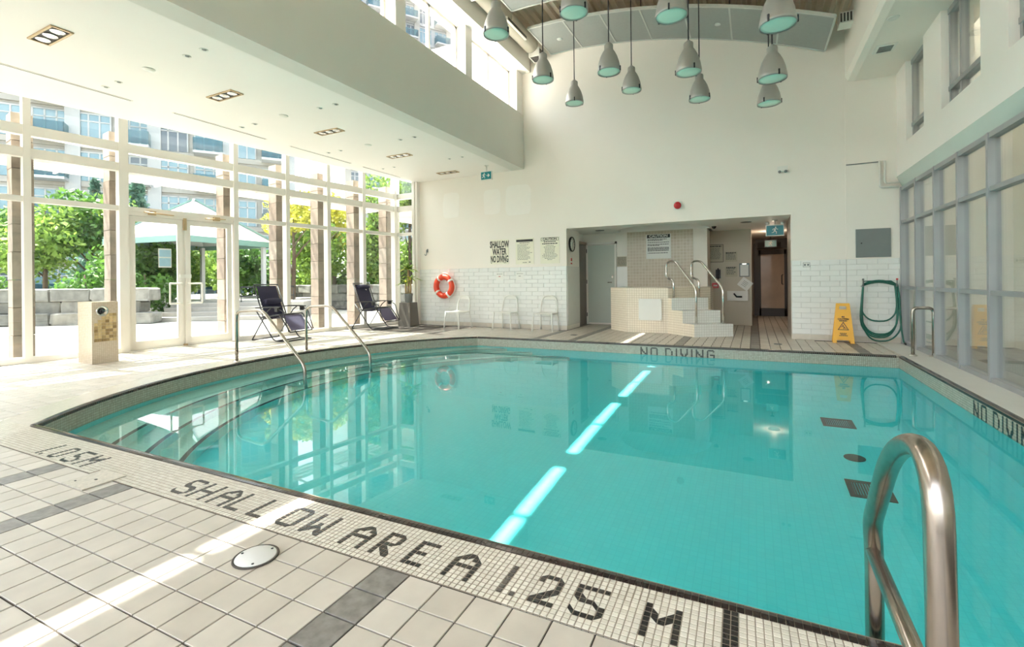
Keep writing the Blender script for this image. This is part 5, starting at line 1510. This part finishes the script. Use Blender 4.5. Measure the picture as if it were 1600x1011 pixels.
# ------------------------------------------------------------------ signs and small things on the walls
def plate(name, x0, x1, z0, z1, y, mt, label, cat='sign', group=None, th=0.008):
    t = empty(name, ((x0 + x1) / 2, y - th / 2 - 0.001, (z0 + z1) / 2), label=label, cat=cat, group=group)
    mb = MB(); mb.box((0, 0, 0), (x1 - x0, th, z1 - z0)); mb.build('plate', mt, t)
    t['w'] = x1 - x0; t['h'] = z1 - z0
    return t
def bars(t, rows, mt, name='text_lines', y=-0.0055):
    """rows of (x0, x1, z, height): printed lines too small to read"""
    mb = MB()
    for x0, x1, z, h in rows:
        x = x0
        while x < x1 - 0.004:
            wl_ = min(random.uniform(0.018, 0.055), x1 - x)
            mb.box((x + wl_ / 2, y, z), (wl_, 0.002, h)); x += wl_ + 0.010
    return stuff(mb.build(name, mt, t))
YS = WY - 0.02
t = plate('warning_sign', -5.83, -5.32, 1.56, 2.16, YS, M['sign_cream'], 'cream sign in bold black reading shallow water no diving')
for txt, z, sx in (('SHALLOW', 0.175, 0.50), ('WATER', -0.005, 0.50), ('NO DIVING', -0.185, 0.42)):
    text_mesh(txt, 0.225, M['ink'], 'lettering', t, (0, -0.006, z), sx=sx, bold=0.006)
bars(t, [(0.12, 0.19, -0.272, 0.012), (-0.235, -0.215, -0.272, 0.02)], M['ink'])
t = plate('rules_sign', -5.13, -4.65, 1.54, 2.16, YS, M['sign_cream'], 'cream rules sign with a black header band, between two other signs')
mb = MB(); mb.box((0, -0.006, 0.255), (0.44, 0.003, 0.055)); mb.build('header_band', M['ink'], t)
rows = [(-0.13, 0.13, 0.20, 0.016)]
for k in range(12):
    rows.append((-0.19, random.uniform(0.06, 0.20), 0.155 - 0.032 * k, 0.011))
bars(t, rows, M['ink_grey']); bars(t, [(-0.05, 0.06, -0.27, 0.012), (0.11, 0.17, -0.262, 0.016)], M['ink'])
t = plate('caution_sign', -4.48, -4.00, 1.54, 2.16, YS, M['sign_cream'], 'cream notice with bold heading and a centred block of text nearest the alcove')
mb = MB()
for sx in (-1, 1): mb.box((sx * 0.215, -0.006, 0.26), (0.008, 0.003, 0.07))
for sz in (-1, 1): mb.box((0, -0.006, 0.26 + sz * 0.035), (0.43, 0.003, 0.007))
mb.build('heading_frame', M['ink'], t)
text_mesh('CAUTION', 0.075, M['ink'], 'lettering', t, (0, -0.006, 0.26), sx=1.05, bold=0.002)
bars(t, [(-0.15, 0.15, 0.20, 0.02), (-0.19, 0.19, 0.155, 0.024)], M['ink'])
rows = []
for k in range(11):
    hw = (0.10, 0.15, 0.13, 0.12, 0.13, 0.12, 0.16, 0.19, 0.18, 0.13, 0.06)[k]; rows.append((-hw, hw, 0.11 - 0.033 * k, 0.012))
bars(t, rows, M['ink_grey'])
for k, (x, lb) in enumerate(((-5.57, 'faint small white sticker with a reddish mark on the tiles under the shallow water sign'), (-5.02, 'faint small white sticker on the tiles under the rules sign'))):
    t = plate('small_sticker', x - 0.10, x + 0.10, 1.17, 1.36, YS - 0.012, M['sign_white'], lb, 'sticker', th=0.003)
    bars(t, [(-0.08, 0.08, 0.05, 0.010)], M['ink_grey'], y=-0.002)
    bars(t, [(-0.03, 0.03, -0.01, 0.016)], M['ink_red'] if k == 0 else M['ink_grey'], 'mark', y=-0.002)
t = plate('hot_tub_sign', -2.37, -1.78, 1.65, 2.25, 12.034, M['sign_white'], 'white caution sign with black heading on the tan mosaic')
mb = MB(); mb.box((0, -0.0055, 0.25), (0.55, 0.002, 0.085)); mb.build('header_band', M['ink'], t)
text_mesh('CAUTION', 0.085, M['sign_white'], 'lettering', t, (0, -0.0075, 0.25), sx=1.15, bold=0.002)
rows = []
for k, z in enumerate((0.175, 0.15, 0.10, 0.05, 0.025, -0.03, -0.055, -0.08, -0.105, -0.16)):
    rows.append((-0.26, (0.20, 0.1, 0.25, 0.24, 0.02, 0.24, 0.25, 0.24, 0.24, 0.22)[k], z, 0.016))
bars(t, rows, M['ink'])
t = plate('tan_notice', -3.10, -2.86, 1.48, 1.73, 12.035, M['sign_tan'], 'small tan notice beside the pale green door')
bars(t, [(-0.10, 0.10, 0.09 - 0.035 * k, 0.016) for k in range(6)], M['ink_grey'])
NW = 12.9
for x0, x1, z0, z1, lb, n in ((-1.02, -0.67, 1.56, 1.99, 'larger framed tan notice on the wall left of the passage', 10), (-0.64, -0.36, 1.56, 1.80, 'upper of two small tan notices left of the passage', 5), (-0.63, -0.36, 1.19, 1.44, 'lower of two small tan notices with bold text left of the passage', 4)):
    t = plate('wall_notice', x0, x1, z0, z1, NW, M['sign_tan'], lb)
    h = z1 - z0; w2 = (x1 - x0) / 2
    bars(t, [(-w2 * 0.8, w2 * 0.8, h * 0.40, 0.028)], M['ink'])
    bars(t, [(-w2 * 0.78, w2 * random.uniform(.4, .8), h * (0.28 - 0.66 * k / n), 0.35 * h / n) for k in range(n)], M['ink_grey'])
    if n == 10:
        mb = MB()
        for sx in (-1, 1): mb.box((sx * w2, -0.004, 0), (0.012, 0.012, h))
        for sz in (-1, 1): mb.box((0, -0.004, sz * h / 2), (2 * w2, 0.012, 0.012))
        mb.build('frame', M['door_dark'], t)
t = empty('wall_phone', (-0.79, NW - 0.03, 1.26), label='black handset wall phone left of the passage', cat='phone')
mb = MB(); mb.box((0, 0, 0), (0.11, 0.05, 0.22)); mb.build('body', M['black'], t)
mb = MB(); mb.tube(smooth_path([(0, -0.03, 0.13), (0, -0.07, 0.11), (0, -0.07, -0.09), (0, -0.03, -0.11)], 0.03, 4), 0.018, 8); mb.build('handset', M['black'], t)
mb = MB(); mb.tube([(0.02 * math.sin(k * .9), -0.03 + 0.02 * math.cos(k * .9), -0.10 - 0.006 * k) for k in range(26)], 0.005, 5); mb.build('cord', M['black'], t)
t = empty('alarm_box', (-0.855, NW - 0.03, 0.975), label='small red pull box under the wall phone', cat='alarm')
mb = MB(); mb.box((0, 0, 0), (0.15, 0.055, 0.13)); mb.build('case', M['red_plain'], t)
mb = MB(); mb.box((0, -0.03, 0.0), (0.09, 0.008, 0.03)); mb.build('handle', M['sign_white'], t)
t = empty('clipboard', (-0.205, NW - 0.012, 1.35), label='grey clipboard holding white paper left of the passage', cat='clipboard')
mb = MB(); mb.box((0, 0, 0), (0.22, 0.012, 0.33)); mb.build('board', M['vent_panel'], t)
mb = MB(); mb.box((0, -0.008, -0.01), (0.18, 0.003, 0.27)); mb.build('paper', M['sign_white'], t)
mb = MB(); mb.box((0, -0.012, 0.145), (0.09, 0.015, 0.03)); mb.build('clip', M['chrome'], t)
t = empty('hanging_paper', (-0.19, NW - 0.02, 1.01), label='white paper sheet hung askew as a diamond below the clipboard', cat='paper')
mb = MB(); mb.box((0, 0, 0), (0.27, 0.004, 0.24), rot=Matrix.Rotation(R(38), 3, 'Y')); mb.build('sheet', M['sign_white'], t)
mb = MB(); [mb.box((0.02 - 0.02 * k, -0.004, 0.05 - 0.03 * k), (0.12, 0.002, 0.008), rot=Matrix.Rotation(R(38), 3, 'Y')) for k in range(4)]; stuff(mb.build('text_lines', M['ink_grey'], t))
t = empty('wall_box', (-0.36, NW - 0.035, 0.72), label='low white wall box with a dark valve at the foot of the notices', cat='box')
mb = MB(); mb.box((0, 0, 0), (0.46, 0.06, 0.24)); mb.build('case', M['sign_white'], t)
mb = MB(); mb.tube([(-0.08, -0.04, 0.06), (-0.02, -0.06, -0.02), (0.10, -0.05, -0.02)], 0.02, 8); mb.build('valve', M['dark_metal'], t)
# wall clock on the alcove side
t = empty('wall_clock', (AL0 + 0.03, 10.64, 1.99), label='round white wall clock with black rim on the alcove side wall', cat='clock')
MB().lathe([(0.152, -0.028), (0.172, -0.028), (0.178, 0.0), (0.172, 0.012), (0.155, 0.012), (0.152, -0.02)], n=32, axis='X').build('rim', M['black'], t)
MB().lathe([(0.156, -0.02), (0.156, 0.002), (0.0, 0.002)], n=32, axis='X').build('face', M['sign_white'], t)
mb = MB()
for k in range(12):
    a = R(30 * k); mb.box((0.003, 0.13 * math.sin(a), 0.13 * math.cos(a)), (0.003, 0.010, 0.03), rot=Matrix.Rotation(-a, 3, 'X'))
mb.build('hour_marks', M['ink'], t)
for nm, L_, wd, a in (('hour_hand', 0.07, 0.012, R(35)), ('minute_hand', 0.11, 0.008, R(190))):
    mb = MB(); mb.box((0.006, L_ / 2 * math.sin(a), L_ / 2 * math.cos(a)), (0.003, wd, L_), rot=Matrix.Rotation(-a, 3, 'X')); mb.build(nm, M['ink'], t)
t = empty('paper_notice', (AL0 + 0.006, 10.63, 1.60), label='small white paper with a red mark below the wall clock', cat='notice')
mb = MB(); mb.box((0, 0, 0), (0.004, 0.16, 0.22)); mb.build('sheet', M['sign_white'], t)
mb = MB(); mb.box((0.003, 0, -0.06), (0.002, 0.10, 0.03)); mb.box((0.003, 0, 0.03), (0.002, 0.09, 0.07)); mb.build('print', M['ink_red'], t)

# exit signs: a running figure in a doorway, white on teal
def exit_sign(loc, wd, ht, label, drop, arrow=True, frame=None):
    t = empty('exit_sign', loc, label=label, cat='exit sign')
    fr_w = frame or M['white_gloss']
    mb = MB(); mb.box((0, 0, 0), (wd, 0.05, ht)); mb.build('housing', fr_w, t)
    mb = MB(); mb.box((0, -0.0265, 0), (wd * 0.92, 0.004, ht * 0.86)); mb.build('face', M['exit_green'], t)
    s_ = ht * 0.86; ox = -wd * 0.2 if arrow else 0.0
    P = lambda pts: [(ox + a * s_, b * s_) for a, b in pts]
    mb = MB(); F = lambda a, b, c: (a, c, b)
    y0, y1 = -0.0305, -0.0285
    mb.prism([(ox + s_ * (0.06 + 0.07 * math.cos(2 * math.pi * k / 12)), s_ * (0.32 + 0.07 * math.sin(2 * math.pi * k / 12))) for k in range(12)], y0, y1, F)
    for poly in ([(-0.06, 0.22), (0.08, 0.20), (0.03, -0.06), (-0.10, -0.04)], [(0.03, 0.0), (0.16, -0.14), (0.10, -0.19), (-0.04, -0.08)], [(0.12, -0.13), (0.17, -0.15), (0.14, -0.36), (0.08, -0.36)],
                 [(-0.10, -0.02), (-0.02, -0.06), (-0.12, -0.24), (-0.30, -0.26), (-0.30, -0.19), (-0.17, -0.18)], [(0.06, 0.21), (0.20, 0.08), (0.28, 0.10), (0.27, 0.15), (0.20, 0.14), (0.08, 0.26)],
                 [(-0.06, 0.21), (-0.20, 0.17), (-0.24, 0.02), (-0.19, 0.01), (-0.15, 0.12), (-0.05, 0.14)]):
        mb.prism(P(poly), y0, y1, F)
    mb.build('running_figure', M['sign_white'], t)
    if arrow:
        mb = MB(); a = wd * 0.2
        mb.prism([(a - 0.25 * s_, 0.05 * s_), (a + 0.02 * s_, 0.05 * s_), (a - 0.10 * s_, 0.22 * s_), (a + 0.02 * s_, 0.22 * s_), (a + 0.22 * s_, 0.0), (a + 0.02 * s_, -0.22 * s_), (a - 0.10 * s_, -0.22 * s_), (a + 0.02 * s_, -0.05 * s_), (a - 0.25 * s_, -0.05 * s_)], y0, y1, F)
        mb.build('arrow', M['sign_white'], t)
    mb = MB(); mb.tube([(0, 0, ht / 2), (0, 0, drop)], 0.012, 8); mb.lathe([(0.05, drop - 0.015), (0.05, drop)], n=16); mb.build('mount', fr_w, t)
    return t
exit_sign((-5.50, 9.6, 3.585), 0.29, 0.20, 'teal exit sign with a running figure hung from the low ceiling', 0.235)
es_ = exit_sign((0.395, 11.2, 2.125), 0.33, 0.23, 'teal exit sign with a white frame at the mouth of the passage', 0.21, arrow=False)
for s_ in (-1, 1): MB().lathe([(0.0, 0.035), (0.03, 0.03), (0.045, 0.0), (0.03, -0.03), (0.0, -0.035)], (s_ * 0.14, -0.03, 0.15), 12).build('lamp_head', M['sign_white'], es_)
exit_sign((0.42, 15.0, 2.10), 0.30, 0.20, 'dim exit sign deeper in the passage above the bronze door', 0.235, arrow=False, frame=M['dark_metal'])

# devices on the back wall
t = empty('alarm_strobe', (-1.39, WY - 0.001, 2.665), label='round red alarm bell on a white plate above the alcove', cat='alarm')
mb = MB(); mb.box((0, -0.012, 0), (0.17, 0.022, 0.17)); mb.build('back_plate', M['sign_white'], t)
MB().lathe([(0.074, 0.022), (0.074, 0.05), (0.055, 0.075), (0.0, 0.085)], n=24, axis='Y').build('bell', M['red_plain'], t)
t = empty('emergency_light', (0.50, WY - 0.001, 3.19), label='small white twin-lens device high on the cream wall', cat='camera')
mb = MB(); mb.box((0, -0.03, 0.015), (0.17, 0.06, 0.09)); mb.build('case', M['white_gloss'], t)
for s_ in (-1, 1): MB().lathe([(0.022, 0.03), (0.026, 0.07), (0.018, 0.075), (0.0, 0.07)], (s_ * 0.05, 0, -0.045), 12, 'Y').build('lens', M['vent_panel'], t)
t = empty('wall_hook', (-7.77, WY - 0.001, 1.93), label='small metal hook on the cream wall by the corner glazing', cat='hook')
mb = MB(); mb.tube(smooth_path([(0, 0, 0.06), (0, -0.05, 0.06), (0, -0.05, -0.07), (-0.04, -0.05, -0.09), (-0.06, -0.05, -0.05)], 0.03, 4), 0.010, 6); mb.box((0, -0.004, 0.04), (0.04, 0.008, 0.09)); mb.build('hook', M['vent_panel'], t)
t = empty('wall_socket', (0.87, WY - 0.012, 1.385), label='white double wall socket at the top edge of the tiles', cat='socket')
mb = MB(); mb.box((0, -0.006, 0), (0.11, 0.012, 0.085)); mb.build('plate', M['sign_white'], t)
mb = MB()
for s_ in (-1, 1): mb.box((s_ * 0.025, -0.0125, 0), (0.03, 0.003, 0.035))
for s_ in (-1, 1): mb.box((0, -0.0125, s_ * 0.038), (0.11, 0.002, 0.006)); mb.box((s_ * 0.052, -0.0125, 0), (0.006, 0.002, 0.085))
mb.build('outlets', M['vent_panel'], t)
YR = WY - 0.015
t = empty('access_hatch', (1.87, YR, 1.745), label='dark grey framed access hatch on the cream wall above the hose', cat='hatch')
mb = MB(); mb.box((0, -0.012, 0), (0.50, 0.024, 0.50)); mb.build('frame', M['vent_panel'], t)
mb = MB(); mb.box((0.0, -0.022, 0.0), (0.42, 0.014, 0.42)); mb.build('door', M['vent_panel'], t)
mb = MB(); mb.lathe([(0.012, 0.028), (0.012, 0.036), (0.0, 0.036)], (-0.17, 0, 0), 10, 'Y'); mb.build('latch', M['dark_metal'], t)
t = empty('conduit', (1.97, YR, 2.70), label='white painted pipe bending down the wall beside the right-hand windows', cat='pipe')
MB().tube(smooth_path([(0, -0.04, 0.46), (0, -0.04, 0.0), (0.26, -0.04, 0.0)], [0, .05, 0], 4), 0.020, 8).build('pipe', M['white_gloss'], t)
MB().tube(smooth_path([(0.07, -0.035, 0.46), (0.07, -0.035, 0.07), (0.26, -0.035, 0.07)], [0, .05, 0], 4), 0.017, 8).build('pipe', M['white_gloss'], t)
mb = MB(); mb.box((-0.23, -0.01, 0.455), (0.50, 0.02, 0.015)); mb.build('ledge', M['vent_panel'], t)
# hose on two hooks
t = empty('garden_hose', (1.93, YR - 0.08, 0.0), label='dark green garden hose looped over two wall hooks', cat='hose')
pts = []
loops = [(0.30, 0.29, 0.38), (0.31, 0.30, 0.13), (0.33, 0.29, 0.10), (0.29, 0.37, 0.04), (0.31, 0.30, 0.16)]
HZ = 1.03
for li, (wl_, wr_, bot) in enumerate(loops):
    dy = -0.012 * li
    for k in range(9):                                    # over the top, left hook to right hook
        f = k / 8; pts.append((-0.225 + 0.45 * f, dy, HZ - 0.03 + 0.055 * math.sin(math.pi * f) + 0.008 * li))
    for k in range(1, 24):                                # down the right, along the bottom, up the left
        a = math.pi * k / 24; c, s_ = math.cos(a), math.sin(a)
        wdt = wr_ if c > 0 else wl_
        x = math.copysign(abs(c) ** 0.75, c) * (0.225 + (wdt - 0.225) * min(1, 1.4 * s_))
        z = HZ - 0.03 - (HZ - 0.03 - bot) * s_ ** 0.75
        pts.append((x, dy - 0.01 * s_, z))
for f in (0, .3, .6, .85): pts.append((-0.225 + 0.45 * f, -0.06, HZ + 0.045))
pts += [(0.245, -0.065, HZ - 0.02), (0.27, -0.065, 0.8), (0.275, -0.07, 0.5), (0.285, -0.10, 0.25), (0.30, -0.16, 0.06), (0.31, -0.20, 0.028)]
MB().tube(pts, 0.0125, 8).build('hose', M['hose'], t)
MB().tube([(0.308, -0.19, 0.032), (0.316, -0.235, 0.020)], [0.017, 0.014], 10).build('nozzle', M['black'], t)
for s_ in (-1, 1):
    MB().tube([(s_ * 0.235, 0.07, HZ - 0.045), (s_ * 0.235, -0.085, HZ - 0.045), (s_ * 0.235, -0.095, HZ + 0.07)], 0.010, 8).build('hook', M['vent_panel'], t)
    MB().lathe([(0.0, 0.02), (0.016, 0.012), (0.018, 0.0), (0.012, -0.012)], (s_ * 0.235, -0.095, HZ + 0.075), 10).build('hook_knob', M['red_plain'] if s_ > 0 else M['vent_panel'], t)
# folding wet-floor sign
t = empty('wet_floor_sign', (1.39, 10.12, 0.0), R(-4), 'yellow folding caution sign on the deck before the white tiles', 'floor sign')
tilt = 0.17
def board(front):
    mb = MB(); sgn = -1 if front else 1
    H_ = 0.69
    def F(a, b, c): return (a, sgn * (0.012 + tilt * (H_ - b) * 0.85) + c, b)
    ow = lambda z: 0.100 + 0.050 * (H_ - z) / H_ 
    o = [(-ow(0.0) - 0.01, 0.0), (-ow(.05) + 0.05, 0.0), (-ow(.05) + 0.05, 0.05), (ow(.05) - 0.05, 0.05), (ow(.05) - 0.05, 0.0), (ow(0.0) + 0.01, 0.0), (ow(.58), 0.58), (-ow(.58), 0.58)]
    mb.prism(o, -0.008, 0.008, F)
    for s_ in (-1, 1): mb.prism([(s_ * 0.055, 0.58), (s_ * ow(.58), 0.58), (s_ * ow(.64), 0.64), (s_ * 0.05, 0.64)], -0.008, 0.008, F)
    mb.prism([(-ow(.64), 0.64), (ow(.64), 0.64), (0.097, H_), (-0.097, H_)], -0.008, 0.008, F)
    return mb.build('board', M['yellow'], t), F
bf, F = board(True); board(False)
mb = MB(); fy = lambda a, b, c: F(a, b, c - 0.0095)
def tri(c, r_): return [(c[0] + r_ * math.cos(R(90 + 120 * k)), c[1] + r_ * math.sin(R(90 + 120 * k))) for k in range(3)]
T0, T1 = tri((0, 0.275), 0.095), tri((0, 0.275), 0.075)
for k in range(3):
    j = (k + 1) % 3; mb.prism([T0[k], T0[j], T1[j], T1[k]], -0.001, 0.001, fy)
for poly in ([(-0.012, 0.315), (0.004, 0.318), (0.002, 0.302), (-0.012, 0.300)], [(-0.008, 0.30), (0.006, 0.296), (0.024, 0.268), (0.012, 0.262)], [(0.014, 0.27), (0.022, 0.262), (0.006, 0.245), (-0.002, 0.25)],
             [(0.02, 0.275), (0.04, 0.262), (0.046, 0.25), (0.036, 0.248)], [(-0.008, 0.298), (-0.03, 0.282), (-0.03, 0.275), (-0.004, 0.286)]):
    mb.prism(poly, -0.001, 0.001, fy)
mb.build('slip_symbol', M['ink'], bf)
lt = text_mesh('CAUTION', 0.042, M['ink'], 'lettering', bf, F(0, 0.415, -0.012), sx=0.85, bold=0.001); lt.rotation_euler = (math.atan(tilt * 0.85), 0, 0)
mb = MB()
for x0, x1, z, h in ((-0.02, 0.02, 0.455, 0.022), (-0.055, 0.055, 0.385, 0.02), (-0.05, 0.05, 0.17, 0.012), (-0.04, 0.04, 0.15, 0.012), (-0.06, 0.06, 0.13, 0.012)):
    x = x0
    while x < x1: mb.prism([(x, z - h / 2), (min(x + 0.02, x1), z - h / 2), (min(x + 0.02, x1), z + h / 2), (x, z + h / 2)], -0.001, 0.001, fy); x += 0.025
stuff(mb.build('text_lines', M['ink'], bf))
# notice on the left door leaf
p = gp(4.82, 0.02)
t = empty('door_notice', (p[0], p[1], 1.62), G_ANG, 'small blue and white notice stuck on the left door leaf', 'notice')
mb = MB(); mb.box((0, 0, 0), (0.004, 0.20, 0.34)); mb.build('sheet', M['sign_white'], t)
mb = MB(); mb.box((0.003, 0, 0.085), (0.002, 0.18, 0.13)); mb.box((0.003, 0, -0.075), (0.002, 0.18, 0.15)); mb.build('print', M['skin_pic'], t)
# fittings of the alcove ceiling
for x, y, lb in ((-3.29, 11.18, 'near the pale green door'), (-0.14, 11.22, 'near the passage')):
    t = empty('alcove_vent', (x, y, ALZ), label='flat round vent in the alcove ceiling ' + lb, cat='vent')
    MB().lathe([(0.0, -0.012), (0.06, -0.014), (0.10, -0.010), (0.11, 0.0)], n=20).build('disc', M['vent_panel'], t)
t = empty('dome_camera', (-0.80, 11.75, ALZ), label='small dark dome on the alcove ceiling by the hot tub', cat='camera')
MB().lathe([(0.0, -0.06), (0.035, -0.045), (0.05, -0.01), (0.055, 0.0)], n=16).build('dome', M['vent_dark'], t)
# small ceiling light added to brighten the passage
t = empty('passage_fill_light', (0.42, 13.7, ALZ), label='round ceiling light added to brighten the dim passage', cat='ceiling light')
MB().lathe([(0.0, -0.05), (0.10, -0.045), (0.13, -0.02), (0.135, 0.0)], n=20).build('fill_diffuser', mat_emit('warm_fill_glow', (1.0, 0.82, 0.62), 0.35), t)
ld = bpy.data.lights.new('passage_fill_lamp', 'POINT'); ld.energy = 4; ld.color = (1.0, 0.80, 0.60); ld.shadow_soft_size = 0.0
lo = bpy.data.objects.new('passage_fill_lamp', ld); C.objects.link(lo); lo.parent = t; lo.location = (0, 0, -0.16)
